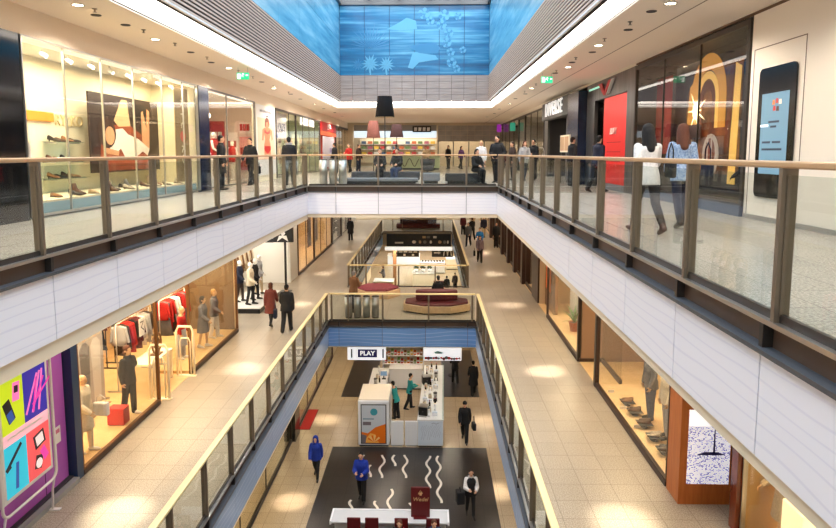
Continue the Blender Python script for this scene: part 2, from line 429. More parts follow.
def _r(b):
    b.box(SRX+.02,SRX+.1,-8,SFY+.08,4.9,BTOP,1); y=-8.
    while y<SFY:
        y1=min(y+3.0,SFY)
        for z0,z1 in((4.99,6.6),(6.615,BTOP)): b.box(SRX,SRX+.02,y+.012,y1-.012,z0,z1,0)
        y=y1
bluewall('wall_right',_r,BLUE_S)
# pale plant print on the far blue wall: spiky rosettes and scalloped leaves
PRN=mat('pale_blue_print',(96,172,206),.3); PRN2=mat('mid_blue_print',(52,132,178),.3)
Bb=basis((0,SFY-.012,0),'-y'); pb=MB()
def rosette(cx,cz,r,n,w,a0=0,a1=2*PI,m=0,d=.003):
    for i in range(n):
        a=a0+(a1-a0)*(i+.5)/n; c,s_=math.cos(a),math.sin(a)
        rr=r*(.8+.2*((i*7)%5)/4)
        pb.plate([(cx,cz),(cx+c*rr*.5-s_*w,cz+s_*rr*.5+c*w),(cx+c*rr,cz+s_*rr),(cx+c*rr*.5+s_*w,cz+s_*rr*.5-c*w)],Bb,0,d+.0004*i,m)
rosette(-3.0,6.3,1.25,17,.035,-.1,PI+.1,1)
rosette(-3.0,5.55,.5,13,.05,0,2*PI,0,.010); rosette(-3.62,5.5,.32,11,.035,0,2*PI,1,.010); rosette(-2.2,5.5,.45,13,.045,0,2*PI,0,.010)
def stem(cx,z0,z1): pb.plate([(cx-.035,z0),(cx+.035,z0),(cx+.02,z1),(cx-.02,z1)],Bb,0,.002,0)
stem(-3.0,5.0,5.5); stem(-2.2,5.0,5.5)
for k,(x,z,r) in enumerate([(-.35,7.95,.3),(-.05,7.6,.22),(.62,7.85,.3),(.5,7.4,.26),(.85,7.0,.24),(.75,6.55,.26),(.95,6.1,.22),(1.0,5.6,.26),(1.25,5.3,.2),(1.55,6.2,.18),(1.3,7.8,.2)]):
    for j in range(9):
        a=2*PI*j/9; c,s_=math.cos(a)*r*.62,math.sin(a)*r*.62; q=r*.34
        pb.plate([(x+c+q*math.cos(2*PI*t/8),z+s_+q*math.sin(2*PI*t/8)) for t in range(8)],Bb,0,.004+.0003*(j%3)+.0012*k,j%2)
pb.plate([(-1.1,6.35),(-.5,6.0),(.3,6.05),(.45,6.3),(.2,6.55),(-.6,6.5)],Bb,0,.002,1)
pb.plate([(-1.15,5.35),(-.9,6.1),(.2,5.95),(.35,5.75),(-.6,5.6),(-.9,5.3)],Bb,0,.0025,0)
pb.plate([(-2.2,7.2),(-1.6,7.5),(-1.2,7.75),(-.75,7.6),(-.7,7.2),(-1.5,7.15)],Bb,0,.002,0)
o=pb.build('wall_back_print',[PRN,PRN2]); struct(o); o.parent=wb
# skylight
b=MB()
for y in (-7.9,-4,0,4,8,12,16,20,24,28,SFY-.1): b.box(SLX-.1,SRX+.1,y-.06,y+.06,BTOP+.02,BTOP+.3)
for i in range(6):
    x=SLX+i*(SRX-SLX)/5; b.box(x-.05,x+.05,-8,SFY,BTOP+.06,BTOP+.24)
w1=struct(b.build('window_1',GREYF))
o=bx('window_1_pane',glass_mat('sky_glass',(244,248,250),.02,.1),SLX-.1,SRX+.1,-8,SFY+.1,BTOP+.31,BTOP+.33); struct(o); o.parent=w1
b=MB(); b.box(SLX-.15,SRX+.15,SFY-.16,SFY-.02,BTOP-.16,BTOP,0); b.box(SLX-.02,SLX+.12,-8,SFY,BTOP-.12,BTOP,0); b.box(SRX-.12,SRX+.02,-8,SFY,BTOP-.12,BTOP,0)
struct(b.build('trim',[GREYF]))
# outer closing walls (the back of the building behind the photographer and the ends of the galleries)
b=MB(); b.box(-12,9.5,-8.2,-8,L0,BTOP+.3)
struct(b.build('wall_front',CREAM))
b=MB(); b.box(-10.7,-10.5,-8,YEND+6,0,CZ); b.box(9,9.2,-8,YEND+6,0,CZ); b.box(-11.7,-11.5,-8,62,L1,-1.); b.box(9,9.2,-8,62,L1,-1.); b.box(-12.2,-12,-8,86,L0,L1-1.); b.box(9.5,9.7,-8,86,L0,L1-1.)
struct(b.build('wall_outer',CREAM))
b=MB(); b.box(-11.5,9,62,62.2,L1,-1.08); b.box(-12,9.5,86,86.2,L0,L1-1.06)
struct(b.build('wall_far',CREAM))
# ================================================================== PEOPLE AND MANNEQUINS
SKIN=mat('skin',(214,164,132),.55); SKIN2=mat('skin_tanned',(196,144,110),.55)
MANQ=mat('mannequin_white',(236,230,222),.35); MANQ2=mat('mannequin_beige',(206,168,128),.4); MANQB=mat('mannequin_black',(22,22,24),.3)
def cloth(name,a,b=None,sc=40): return vary('cloth_'+name,a,b or tuple(int(v*.82) for v in a),sc,.85)
CL={k:cloth(k,*v) for k,v in dict(black=((22,22,26),(14,14,17)),navy=((26,32,56),(18,22,42)),royal=((28,60,170),(18,44,140)),maroon=((122,60,52),(98,44,40)),
 denim=((58,74,106),(44,58,90)),white=((232,228,224),(212,208,206)),bluecheck=((96,124,170),(170,190,214)),teal=((40,150,150),(28,128,130)),brown=((128,86,52),(104,68,40)),
 red=((186,30,26),(158,22,20)),grey=((104,104,108),(84,84,90)),lightgrey=((176,176,178),(156,156,160)),beige=((206,184,150),(186,162,128)),azure=((40,130,200),(30,110,184)),darkbrown=((62,44,36),(48,34,28)),
 cream=((232,220,196),(214,200,174)),purple=((96,60,110),(76,46,90)),yellow=((230,200,90),(214,182,70)),pattern=((150,130,140),(60,54,70)),burgundy=((92,24,34),(74,18,26)),orange=((222,120,50),(200,100,40))).items()}
HAIRM={k:cloth('hair_'+k,v,sc=90) for k,v in dict(black=(20,17,16),brown=(58,38,26),chestnut=(98,56,38),blond=(190,150,96),grey=(150,146,142)).items()}
LEATHER=mat('brown_leather',(78,44,36),.45); SHOEB=mat('black_shoe',(22,20,20),.45); SHOEW=mat('white_shoe',(222,220,216),.5)
EYE=mat('eye_dark',(30,24,22),.2); LIP=mat('lip',(160,86,78),.5)

def remesh(mb,voxel,name,mats,smooth=2):
    me=mb.mesh('tmp',mats); o=bpy.data.objects.new('tmp',me); COL.objects.link(o)
    r=o.modifiers.new('r','REMESH'); r.mode='VOXEL'; r.voxel_size=voxel; r.use_smooth_shade=True
    if smooth:
        q=o.modifiers.new('s','SMOOTH'); q.factor=.5; q.iterations=smooth
    dg=bpy.context.evaluated_depsgraph_get(); out=bpy.data.meshes.new_from_object(o.evaluated_get(dg))
    bpy.data.objects.remove(o); bpy.data.meshes.remove(me); out.name=name
    return out
def cap(mb,p0,p1,r0,r1,n=10):
    p0,p1=Vector(p0),Vector(p1); d=p1-p0; L=d.length; d.normalize(); a=d.orthogonal().normalized(); b=d.cross(a); rs=[]
    for t in(-90,-50,-20): rs.append((p0+d*r0*math.sin(math.radians(t)), r0*max(math.cos(math.radians(t)),.05)))
    rs.append((p0,r0)); rs.append((p0+d*L*.5,(r0+r1)/2*1.03)); rs.append((p1,r1))
    for t in(20,50,90): rs.append((p1+d*r1*math.sin(math.radians(t)), r1*max(math.cos(math.radians(t)),.05)))
    mb.rings([[c+(a*math.cos(2*PI*i/n)+b*math.sin(2*PI*i/n))*r for i in range(n)] for c,r in rs])
D=math.radians
POSES=dict(
 stand=dict(lean=2,hip=(2,-3),knee=(2,3),sh=(4,-2),ab=(9,9),el=(18,14)),
 walk=dict(lean=4,hip=(22,-16),knee=(8,24),sh=(-18,20),ab=(7,7),el=(14,28)),
 stroll=dict(lean=4,hip=(-12,16),knee=(20,6),sh=(12,-10),ab=(8,8),el=(34,18)),
 pockets=dict(lean=0,hip=(3,-4),knee=(2,4),sh=(-16,-14),ab=(20,20),el=(52,50)),
 hold=dict(lean=5,hip=(10,-10),knee=(6,14),sh=(12,16),ab=(10,10),el=(78,84)),
 work=dict(lean=14,hip=(4,-4),knee=(4,4),sh=(38,30),ab=(8,8),el=(56,66)),
 sit=dict(lean=4,hip=(84,86),knee=(86,92),sh=(26,22),ab=(10,10),el=(54,58)),
 table=dict(lean=14,hip=(82,86),knee=(92,84),sh=(40,36),ab=(16,16),el=(74,86)),
 model=dict(lean=-1,hip=(4,-6),knee=(3,6),sh=(-24,-4),ab=(34,9),el=(92,14)),
 display=dict(lean=0,hip=(8,-6),knee=(6,6),sh=(-6,14),ab=(12,16),el=(20,40)))
_sk={}
def skel(pose):
    if pose in _sk: return _sk[pose]
    P=POSES[pose]; J={}
    u=Vector((0,math.sin(D(P['lean'])),math.cos(D(P['lean'])))); fw=Vector((0,u.z,-u.y)); hip=Vector((0,0,0)); J['hip']=hip; J['u']=u; J['fw']=fw
    for i,s in((0,-1),(1,1)):
        a=D(P['hip'][i]); k=D(P['knee'][i]); h=hip+Vector((.088*s,0,-.03)); kn=h+.43*Vector((0,math.sin(a),-math.cos(a)))
        an=kn+.42*Vector((0,math.sin(a-k),-math.cos(a-k))); J['leg%d'%i]=(h,kn,an)
        g=max(-.6,min(.2,(a-k)*.6)) ; J['foot%d'%i]=(an,Vector((.12*s,math.cos(g),math.sin(g))).normalized())
        sp=hip+u*.447+Vector((.162*s,0,0)); b=D(P['sh'][i]); ab=D(P['ab'][i]); e=D(P['el'][i])
        d1=Vector((math.sin(ab)*s,math.sin(b)*math.cos(ab),-math.cos(b)*math.cos(ab))); el=sp+d1*.285
        d2=Vector((math.sin(ab*.1)*s-(.34*s if e>.9 else .10*s*(e>.4)),math.sin(b+e),-math.cos(b+e)))
        if pose=='pockets' : d2=Vector((-.5*s,.55,-.66))
        if pose=='model' and i==0: d2=Vector((.72,.35,.1))
        d2.normalize(); wr=el+d2*.25; J['arm%d'%i]=(sp,el,wr,d2)
    zmin=min(J['leg%d'%i][2].z-.085 for i in(0,1)); J['dz']=-zmin
    J['head']=hip+u*.66+fw*.015+Vector((0,0,.02)); J['neck']=hip+u*.52
    _sk[pose]=J; return J
def ringsu(J,prof,extra=0.):
    """rings across the torso axis: (t, rx, ry, forward shift)"""
    o=J['hip']; u=J['u']; f_=J['fw']; out=[]
    for t,rx,ry,sh in prof:
        c=o+u*t+f_*sh
        out.append([c+Vector((1,0,0))*(rx+extra)*math.cos(2*PI*i/16)+f_*(ry+extra)*math.sin(2*PI*i/16) for i in range(16)])
    return out
TORSO=[(-.11,.10,.075,0),(-.07,.150,.105,-.005),(0,.165,.118,-.01),(.08,.150,.108,0),(.18,.136,.098,.005),(.28,.152,.108,.01),(.38,.166,.112,.005),(.435,.150,.098,-.005),(.48,.108,.076,-.005),(.53,.062,.058,0)]
_bm={}
def bodymesh(pose,mats):
    k=(pose,mats.name)
    if k in _bm: return _bm[k]
    J=skel(pose); b=MB(); b.rings(ringsu(J,TORSO))
    cap(b,J['hip']+J['u']*.48,J['head']-Vector((0,0,.04)),.058,.052)
    H=J['head']; f_=Vector((0,1,0))
    b.ell(H+Vector((0,-.008,.022)),(.074,.094,.098),n=16,k=10); b.ell(H+Vector((0,.022,-.045)),(.054,.064,.062))           # skull, jaw
    b.ell(H+Vector((0,.092,-.012)),(.013,.020,.022)); b.ell(H+Vector((0,.078,.012)),(.010,.014,.026)); b.ell(H+Vector((0,.077,-.052)),(.024,.014,.011))
    for s in(-1,1): b.ell(H+Vector((.076*s,-.004,-.006)),(.012,.022,.032)); b.ell(H+Vector((.03*s,.07,.022)),(.022,.018,.010))
    for i,s in((0,-1),(1,1)):
        h,kn,an=J['leg%d'%i]; cap(b,h,kn,.084,.054); cap(b,kn,an,.056,.036); a0,fd=J['foot%d'%i]
        cap(b,a0+Vector((0,-.03,-.04)),a0+fd*.13+Vector((0,0,-.052)),.038,.030); cap(b,a0+fd*.10+Vector((0,0,-.055)),a0+fd*.17+Vector((0,0,-.06)),.032,.022)
        sp,el,wr,d2=J['arm%d'%i]; cap(b,sp,el,.052,.042); cap(b,el,wr,.041,.027)
        # hand: palm, four unequal bent fingers, thumb from the side of the palm
        side=Vector((0,1,0)) if abs(d2.y)<.75 else Vector((-s*.6,.0,.8))
        side=(side-d2*side.dot(d2)).normalized(); pal=d2.cross(side)*s
        pc=wr+d2*.05; M=Matrix((side,pal,d2)).transposed()
        b.ell(pc,(.040,.019,.052),M)
        for q,(off,ln) in enumerate(((.027,.066),(.009,.076),(-.010,.070),(-.028,.054))):
            r0=wr+d2*.088+side*off; k1=(d2*.86+side*off*1.6-pal*.42).normalized(); m1=r0+k1*ln*.55; k2=(d2*.5-pal*.86).normalized()
            cap(b,wr+d2*.06+side*off*.9,r0,.0105,.0100,7); cap(b,r0,m1,.0098,.0092,7); cap(b,m1,m1+k2*ln*.5,.0092,.0078,7)
        t0=wr+d2*.03+side*.028; t1=t0+(d2*.55+side*.75-pal*.3).normalized()*.042; cap(b,t0,t1,.0125,.011,7); cap(b,t1,t1+(d2*.9+side*.1-pal*.35).normalized()*.034,.011,.0085,7)
    me=remesh(b,.0085,'person_body',[mats],1); me.transform(Matrix.Translation((0,0,J['dz']))); _bm[k]=me; return me
_cm={}
def clothmesh(pose,kind):
    k=(pose,kind)
    if k in _cm: return _cm[k]
    J=skel(pose); b=MB(); dz=J['dz']; sit=pose in('sit','table')
    if kind in('jacket','shirt','coat','puffer','vest'):
        ex={'jacket':.032,'shirt':.016,'coat':.034,'puffer':.046,'vest':.042}[kind]
        pr=[p for p in TORSO if p[0]>=-.02 and p[0]<.50]
        low=[(-.16,.176,.128,-.01)] if kind in('jacket','shirt','puffer','vest') else [(-.42,.215,.165,-.01),(-.25,.20,.15,-.01),(-.1,.178,.13,-.01)]
        if sit: low=[(-.07,.172,.122,-.01)]
        b.rings(ringsu(J,low+pr,ex)); 
        for i in(0,1):
            sp,el,wr,d2=J['arm%d'%i]; e=ex*.75
            if kind=='vest': continue
            cap(b,sp,el,.054+e*.8,.047+e)
            if kind!='shirt' or pose not in('work',): cap(b,el,wr-d2*.01,.047+e,.034+e)
            else: cap(b,el,el+d2*.02,.047+e,.045+e)
        if kind!='shirt': b.rings(ringsu(J,[(.49,.10,.085,0),(.56,.078,.076,.004)],.012))
    elif kind in('trousers','slim','shorts','skirt'):
        ex={'trousers':.026,'slim':.012,'shorts':.03,'skirt':.02}[kind]
        b.rings(ringsu(J,[p for p in TORSO if p[0]<.1],.012))
        for i in(0,1):
            h,kn,an=J['leg%d'%i]; cap(b,h,kn,.086+ex*.6,.056+ex)
            cap(b,kn,an+(an-kn).normalized()*(.02 if kind=='trousers' else -.03),.056+ex,.042+ex)
        if kind=='skirt': b.rings(ringsu(J,[(-.5,.21,.17,0),(-.2,.19,.15,0),(.05,.16,.12,0)],.012))
    elif kind=='boots':
        for i in(0,1):
            h,kn,an=J['leg%d'%i]; cap(b,kn*.45+an*.55,an,.056,.050)
    me=remesh(b,.014,kind,[CL['black']],2); me.transform(Matrix.Translation((0,0,dz))); _cm[k]=me; return me
def shoemesh(pose,i):
    k=(pose,'shoe%d'%i)
    if k in _cm: return _cm[k]
    J=skel(pose); b=MB(); a0,fd=J['foot%d'%i]
    cap(b,a0+Vector((0,-.035,-.035)),a0+fd*.13+Vector((0,0,-.048)),.050,.040); cap(b,a0+fd*.1+Vector((0,0,-.05)),a0+fd*.18+Vector((0,0,-.056)),.042,.030); cap(b,a0+Vector((0,0,.02)),a0+Vector((0,0,-.03)),.046,.05)
    me=remesh(b,.012,'shoe',[SHOEB],2); me.transform(Matrix.Translation((0,0,J['dz']))); _cm[k]=me; return me
def hairmesh(pose,kind):
    k=(pose,'hair'+kind)
    if k in _cm: return _cm[k]
    J=skel(pose); b=MB(); H=J['head']
    if kind=='short':
        b.ell(H+Vector((0,-.022,.045)),(.084,.096,.092),n=14); b.ell(H+Vector((0,-.055,-.005)),(.074,.06,.075))
    elif kind=='long':
        b.ell(H+Vector((0,-.020,.045)),(.090,.100,.095),n=14)
        cap(b,H+Vector((0,-.06,.0)),H+Vector((0,-.115,-.26)),.085,.075); 
        for s in(-1,1): cap(b,H+Vector((.066*s,-.02,.0)),H+Vector((.085*s,-.085,-.22)),.036,.036)
    elif kind=='bob':
        b.ell(H+Vector((0,-.018,.04)),(.090,.102,.098),n=14); b.ell(H+Vector((0,-.045,-.05)),(.096,.075,.085))
    elif kind=='bun':
        b.ell(H+Vector((0,-.022,.045)),(.082,.096,.090),n=14); b.ell(H+Vector((0,-.12,.06)),(.04,.04,.04))
    elif kind=='beanie':
        b.ell(H+Vector((0,-.012,.055)),(.092,.108,.095),n=14); b.rings([[H+Vector((.094*math.cos(2*PI*i/14),-.012+.11*math.sin(2*PI*i/14),z)) for i in range(14)] for z in(.025,.06)])
    elif kind=='hood':
        b.ell(H+Vector((0,-.03,.02)),(.115,.115,.135),n=14); b.ell(H+Vector((0,-.06,-.1)),(.13,.10,.08))
    elif kind=='collar':
        b.rings([[H+Vector((.13*math.cos(2*PI*i/16),-.03+.11*math.sin(2*PI*i/16),-.10+z)) for i in range(16)] for z in(-.06,-.02,.02)])
    me=remesh(b,.012,'hair',[HAIRM['black']],2)
    if kind in('short','long','bob','bun','hood'):      # keep the face free
        bm=bmesh.new(); bm.from_mesh(me); fz=.058 if kind!='hood' else .05
        for v in bm.verts:
            r=v.co-H
            if r.y>fz and r.z<.072: v.co.y=H.y+fz-(r.y-fz)*.4
        bm.to_mesh(me); bm.free()
    me.transform(Matrix.Translation((0,0,J['dz']))); _cm[k]=me; return me
def sub(name,me,m,parent):
    o=bpy.data.objects.new(name,me); COL.objects.link(o); o.parent=parent
    if not me.materials: me.materials.append(m)
    o.material_slots[0].link='OBJECT'; o.material_slots[0].material=m
    return o
_face={}
def person(loc,rz,pose,label,top=('jacket','black'),legs=('trousers','black'),hair=('short','brown'),h=1.76,skin=SKIN,shoes=SHOEB,group=None,name='person',cat='person',hat=None,face=True,w=1.,extra=None):
    """facing: rz=0 looks along +y (away from the camera), rz=pi looks back at it"""
    me=bodymesh(pose,skin); o=bpy.data.objects.new(name,me); COL.objects.link(o)
    o.location=loc; o.rotation_euler=(0,0,rz); s=h/1.77; o.scale=(s*w,s*w,s); tag(o,label,cat,group)
    if top:
        for t in ([top] if isinstance(top[0],str) else top): sub({'puffer':'padded_jacket'}.get(t[0],t[0]),clothmesh(pose,t[0]),CL[t[1]],o)
    if legs: sub('trousers' if legs[0] in('trousers','slim') else legs[0],clothmesh(pose,legs[0]),CL[legs[1]],o)
    if shoes:
        for i in(0,1): sub('shoe',shoemesh(pose,i),shoes,o)
    if hair: sub('hair',hairmesh(pose,hair[0]),HAIRM[hair[1]],o)
    if hat: sub({'hood':'hood','beanie':'hat','collar':'fur_collar'}[hat[0]],hairmesh(pose,hat[0]),CL[hat[1]],o)
    if extra: sub(extra[0],clothmesh(pose,extra[1]),extra[2],o)
    if face and name=='person':
        if pose not in _face:
            J=skel(pose); H=J['head']+Vector((0,0,J['dz'])); e=MB(); 
            for q in(-1,1): e.ell(H+Vector((.029*q,.079,.008)),(.013,.009,.007),n=8,k=5)
            l=MB(); l.ell(H+Vector((0,.090,-.052)),(.022,.006,.008),n=8,k=5)
            _face[pose]=(e.mesh('eyes',EYE),l.mesh('lips',LIP))
        sub('eyes',_face[pose][0],EYE,o); sub('lips',_face[pose][1],LIP,o)
    return o
def bag(name,loc,rz,label,m,d=(.12,.32,.30),strap=.5,group=None):
    t=thing(name,label,'bag',loc,rz,group)
    b=MB(); b.box(-d[0]/2,d[0]/2,-d[1]/2,d[1]/2,0,d[2]); b.build('bag_body',m,t,.03,world=False)
    b=MB(); b.tube([(0,-d[1]*.3,d[2]-.01),(0,-d[1]*.28,d[2]+strap*.6),(0,0,d[2]+strap),(0,d[1]*.28,d[2]+strap*.6),(0,d[1]*.3,d[2]-.01)],.010); b.build('strap',m,t,world=False)
    return t
# ---- upper floor
person((3.17,9.3,0),.10,'walk','woman in white top and black trousers walking past the red advert window',('shirt','white'),('slim','black'),('long','black'),1.64,shoes=LEATHER,extra=('boots','boots',LEATHER),face=False,w=1.02)
person((3.98,10.1,0),-.1,'stroll','woman in blue checked shirt walking beside the golden advert, brown hair',('shirt','bluecheck'),('slim','navy'),('long','chestnut'),1.66,face=False,w=1.02)
bag('shoulder_bag',(3.45,9.18,.82),.1,'black shoulder bag hanging at the side of the woman in white top',CL['black'],(.09,.24,.24),.26)
bag('shoulder_bag',(4.32,9.98,.80),.1,'dark shoulder bag at the hip of the woman in blue checked shirt',CL['navy'],(.10,.26,.26),.28)
person((-6.70,20.05,0),-1.3,'stand','person in black coat at the left edge of the lingerie shop window',('coat','black'),('trousers','black'),('short','black'),1.74)
person((-6.58,23.0,0),2.9,'walk','man in dark suit coming forward before the lingerie shop, briefcase at his side',('jacket','black'),('trousers','black'),('short','brown'),1.76,extra=None)
bag('briefcase',(-6.26,22.92,.42),.2,'black briefcase hanging beside the walking man in dark suit',CL['black'],(.10,.36,.28),.14)
person((-5.15,22.9,0),.3,'hold','person in dark jacket with grey fur collar near the corner of the left guardrail',('jacket','black'),('slim','black'),('short','black'),1.76,hat=('collar','lightgrey'),face=False)
person((-5.55,36.5,0),1.2,'stand','person in black before the white and orange poster at the far left shops',('jacket','black'),('trousers','black'),('short','black'),1.74)
person((-4.9,38.,0),2.6,'hold','person in bright red jacket near the far left shops',('puffer','red'),('trousers','black'),('short','grey'),1.72)
person((-4.4,38.4,0),-2.,'stand','person in dark jacket right beside the one in bright red jacket',('jacket','darkbrown'),('trousers','navy'),('short','brown'),1.70)
person((-2.05,25.54,0),PI,'sit','person in black sitting on the long grey bench under the big black lamp',('jacket','black'),('trousers','black'),('short','brown'),1.72)
person((-1.35,25.54,0),PI-.3,'sit','person in black top and blue jeans sitting on the long grey bench',('jacket','black'),('trousers','denim'),('short','black'),1.74)
person((1.72,24.18,0),PI+.5,'sit','person in black sitting hunched on the black box seat',('jacket','black'),('trousers','black'),('long','black'),1.70)
person((2.62,25.2,0),2.6,'pockets','broad man in black standing where the far and right guardrails meet',('puffer','black'),('trousers','black'),('short','black'),1.84,w=1.1)
person((2.15,27.2,0),2.9,'stand','person in white top half hidden behind the broad man in black',('jacket','white'),('trousers','grey'),('short','blond'),1.7)
for i,(x,y,r,t,l,hr,hh,lab) in enumerate([(3.55,27.6,2.,'darkbrown','black','brown',1.66,'person in dark brown among the group behind the right guardrail'),
 (3.95,26.9,3.3,'lightgrey','denim','chestnut',1.70,'woman in light grey jacket among the group behind the right guardrail'),
 (4.45,27.4,2.4,'black','black','black',1.76,'person in black, right end of the group behind the right guardrail'),
 (3.3,29.8,2.9,'burgundy','navy','black',1.70,'person in burgundy walking behind the group near the far end of the right gallery'),
 (5.0,22.6,-1.2,'black','black','brown',1.74,'person in black before the black doorway next to the red portal'),
 (5.0,19.1,-1.,'navy','black','black',1.72,'dark haired person at the edge of the red door panel'),
 (-2.4,44.,2.6,'red','navy','brown',1.70,'shopper in red at the far end, left of the green counter'),
 (-.35,44.1,PI,'beige','black','brown',1.70,'shopper in beige by the green counter at the far end'),
 (1.3,47.5,2.5,'black','black','black',1.74,'shopper in black before the grey tiled wall at the far end'),
 (2.2,46.5,-2.5,'purple','black','brown',1.68,'shopper in purple before the grey tiled wall at the far end')]):
    person((x,y,0),r,('stand','stroll','hold','walk')[i%4],lab,('jacket',t),('trousers',l),('long' if t in('lightgrey','burgundy','purple') else 'short',hr),hh)
# ---- middle floor
person((-6.12,23.5,L1),-.05,'walk','woman in maroon coat with light brown hair walking away past the white niche',('coat','maroon'),('slim','black'),('bob','chestnut'),1.70,face=False)
person((-5.3,22.6,L1),.0,'stroll','man in black jacket walking away beside the woman in maroon coat',('puffer','black'),('trousers','black'),('short','black'),1.80,face=False,w=1.05)
bag('tote_bag',(-5.72,22.6,L1+.52),.1,'dark bag carried between the man in black and the woman in maroon',CL['navy'],(.12,.30,.34),.2)
person((-6.05,47.,L1),.4,'stand','person in black far along the left walkway of the middle floor',('coat','black'),('trousers','black'),('short','black'),1.76,face=False)
person((-3.2,25.6,L1),-.5,'hold','man in brown jacket standing on the bridge by the steel cylinders',('jacket','brown'),('trousers','black'),('short','grey'),1.74)
person((.33,26.62,L1),.2,'sit','person in black sitting on the maroon round sofa on the bridge',('jacket','black'),('trousers','black'),('short','black'),1.72,face=False)
for i,(x,y,r,pose,t,l,hr,hh,lab) in enumerate([
 (2.95,37.6,PI,'walk','pattern','black',('long','brown'),1.68,'woman in patterned jacket walking down the right walkway, nearest of its crowd'),
 (3.2,40.8,2.9,'hold','azure','denim',('short','black'),1.76,'person in bright azure blue jacket on the right walkway'),
 (4.55,43.6,PI,'stand','black','black',('short','black'),1.78,'tall person in black walking by the dark pillars on the right walkway'),
 (2.65,44.2,2.8,'stroll','grey','navy',('short','brown'),1.72,'person in grey jacket next to the receding right guardrail'),
 (3.15,47.6,.2,'walk','black','black',('short','brown'),1.74,'person in black beyond the azure jacket on the right walkway'),
 (4.1,48.6,PI,'stroll','navy','beige',('short','black'),1.74,'person in navy jacket with beige trousers far down the right walkway'),
 (2.6,50.5,3.3,'stand','burgundy','black',('long','brown'),1.68,'person in burgundy at the far end of the right walkway'),
 (3.5,52.6,3.,'hold','beige','denim',('short','grey'),1.72,'person in beige coat at the far end of the right walkway')]):
    person((x,y,L1),r,pose,lab,('jacket',t),('trousers',l),hr,hh)
bag('shopping_bag',(2.62,37.5,L1+.42),0,'dark shopping bag in the hand of the woman in patterned jacket',CL['black'],(.12,.28,.32),.16)
# ---- ground floor
person((-4.22,22.1,L0),PI,'walk','woman in royal blue hooded jacket walking at the edge of the dark floor',('puffer','royal'),('slim','black'),('long','brown'),1.68,hat=('hood','royal'))
person((-2.37,20.6,L0),PI-.1,'hold','man in royal blue jacket standing behind the white table',('puffer','royal'),('trousers','black'),('short','black'),1.80)
person((1.33,19.7,L0),PI+.1,'hold','woman in black and white striped jacket at the right of the white table',[('jacket','white'),('vest','black')],('slim','black'),('bun','brown'),1.70)
bag('backpack',(.98,19.58,L0+.56),.2,'black bag hanging at the arm of the woman in black and white jacket',CL['black'],(.26,.30,.42),.12)
person((1.43,25.2,L0),PI-.1,'walk','man in black coat and cap walking past the kiosk',('puffer','black'),('trousers','black'),('short','black'),1.80,hat=('beanie','black'))
bag('satchel',(1.80,25.05,L0+.58),.2,'black satchel at the hip of the man in black cap',CL['black'],(.14,.32,.30),.30)
person((2.12,30.3,L0),.1,'stroll','person in long black coat walking away by the dark floor right of the kiosk',('coat','black'),('trousers','black'),('short','black'),1.76,face=False)
person((-1.56,27.4,L0),1.1,'work','kiosk worker in teal shirt turned to the left counter',('shirt','teal'),('trousers','black'),('short','black'),1.76)
person((-.98,28.5,L0),-1.3,'hold','second kiosk worker in teal shirt at the right counter',('shirt','teal'),('trousers','black'),('short','black'),1.74)
person((1.28,31.9,L0),.2,'hold','person in black standing by the small white table behind the kiosk',('jacket','black'),('trousers','black'),('short','black'),1.72,face=False)
person((-.85,17.2,L0+.175),PI-.2,'table','person in black and red seated at the white table',[('jacket','black'),('vest','red')],('trousers','black'),('short','chestnut'),1.70)
person((.08,17.2,L0+.175),PI+.2,'table','person in blue shirt seated at the white table right of the menu board',('jacket','denim'),('trousers','navy'),('short','chestnut'),1.72)
for i,(x,y,r,pose,t,lab) in enumerate([(1.35,52.,.1,'stand','black','person in black standing in the food court right of the red stools'),(2.1,53.5,.4,'stand','darkbrown','person in dark brown at the right edge of the food court below'),
 (-2.5,68.6,PI,'stand','black','person in black behind the white food counter far below'),(-4.3,56.5,2.,'hold','grey','person in grey at the left of the food court below'),(1.2,48.9,PI,'sit','darkbrown','person in brown seated in the food court'),(2.0,49.2,PI,'sit','black','person in black seated at the right of the food court')]):
    person((x,y,L0),r,pose,lab,('jacket',t),('trousers','black'),('short',('black','brown')[i%2]),1.74)
SP=[]
# ================================================================== LAMPS, SIGNS AND SEATS OF THE GALLERIES
LAMPON=mat('lamp_lens',(255,246,230),.5,emis=14.,ecol=(255,240,214)); LAMPOFF=mat('lamp_lens_off',(40,36,34),.4)
_dl={}
def downlight(x,y,z,on,label,group,r=.10):
    k=(on,r)
    if k not in _dl:
        t=thing('downlight',label,'light',(x,y,z),0,group)
        MB().lathe((0,0,0),[(r*.80,-.002),(r*.84,-.014),(r,-.014),(r*1.02,0)],20,0,caps=False).build('trim_ring',ALU if on else DARKST,t,world=False)
        MB().lathe((0,0,0),[(.001,-.004),(r*.82,-.004)],20).build('lens',LAMPON if on else LAMPOFF,t,world=False)
        _dl[k]=t; return t
    return dup(_dl[k],(x,y,z),0,label,group)
i=0
for side,x0,ys in (('left',-6.1,[9.6,11.0,11.8,12.7,14.3,16.1,17.9,19.1,20.6,22.8,25.,27.5,30.,33.,36.5,40.,44.]),('right',4.0,[9.2,11.1,11.7,13.4,15.3,16.3,18.1,19.1,20.5,22.2,25.2,27.6,30.,33.,37.,41.,45.])):
    for k,y in enumerate(ys):
        on=(k%3==1)
        downlight(x0+(.05 if k%2 else -.06),y,CZ,on,'%s %s recessed ceiling spot from the camera end of the upper %s gallery'%(ORD[k],'lit' if on else 'dark','left' if side=='left' else 'right'),'recessed spots in the %s gallery ceiling'%side,.11 if on else .09)
SPR=mat('sprinkler_metal',(150,140,128),.4,.7); k=0
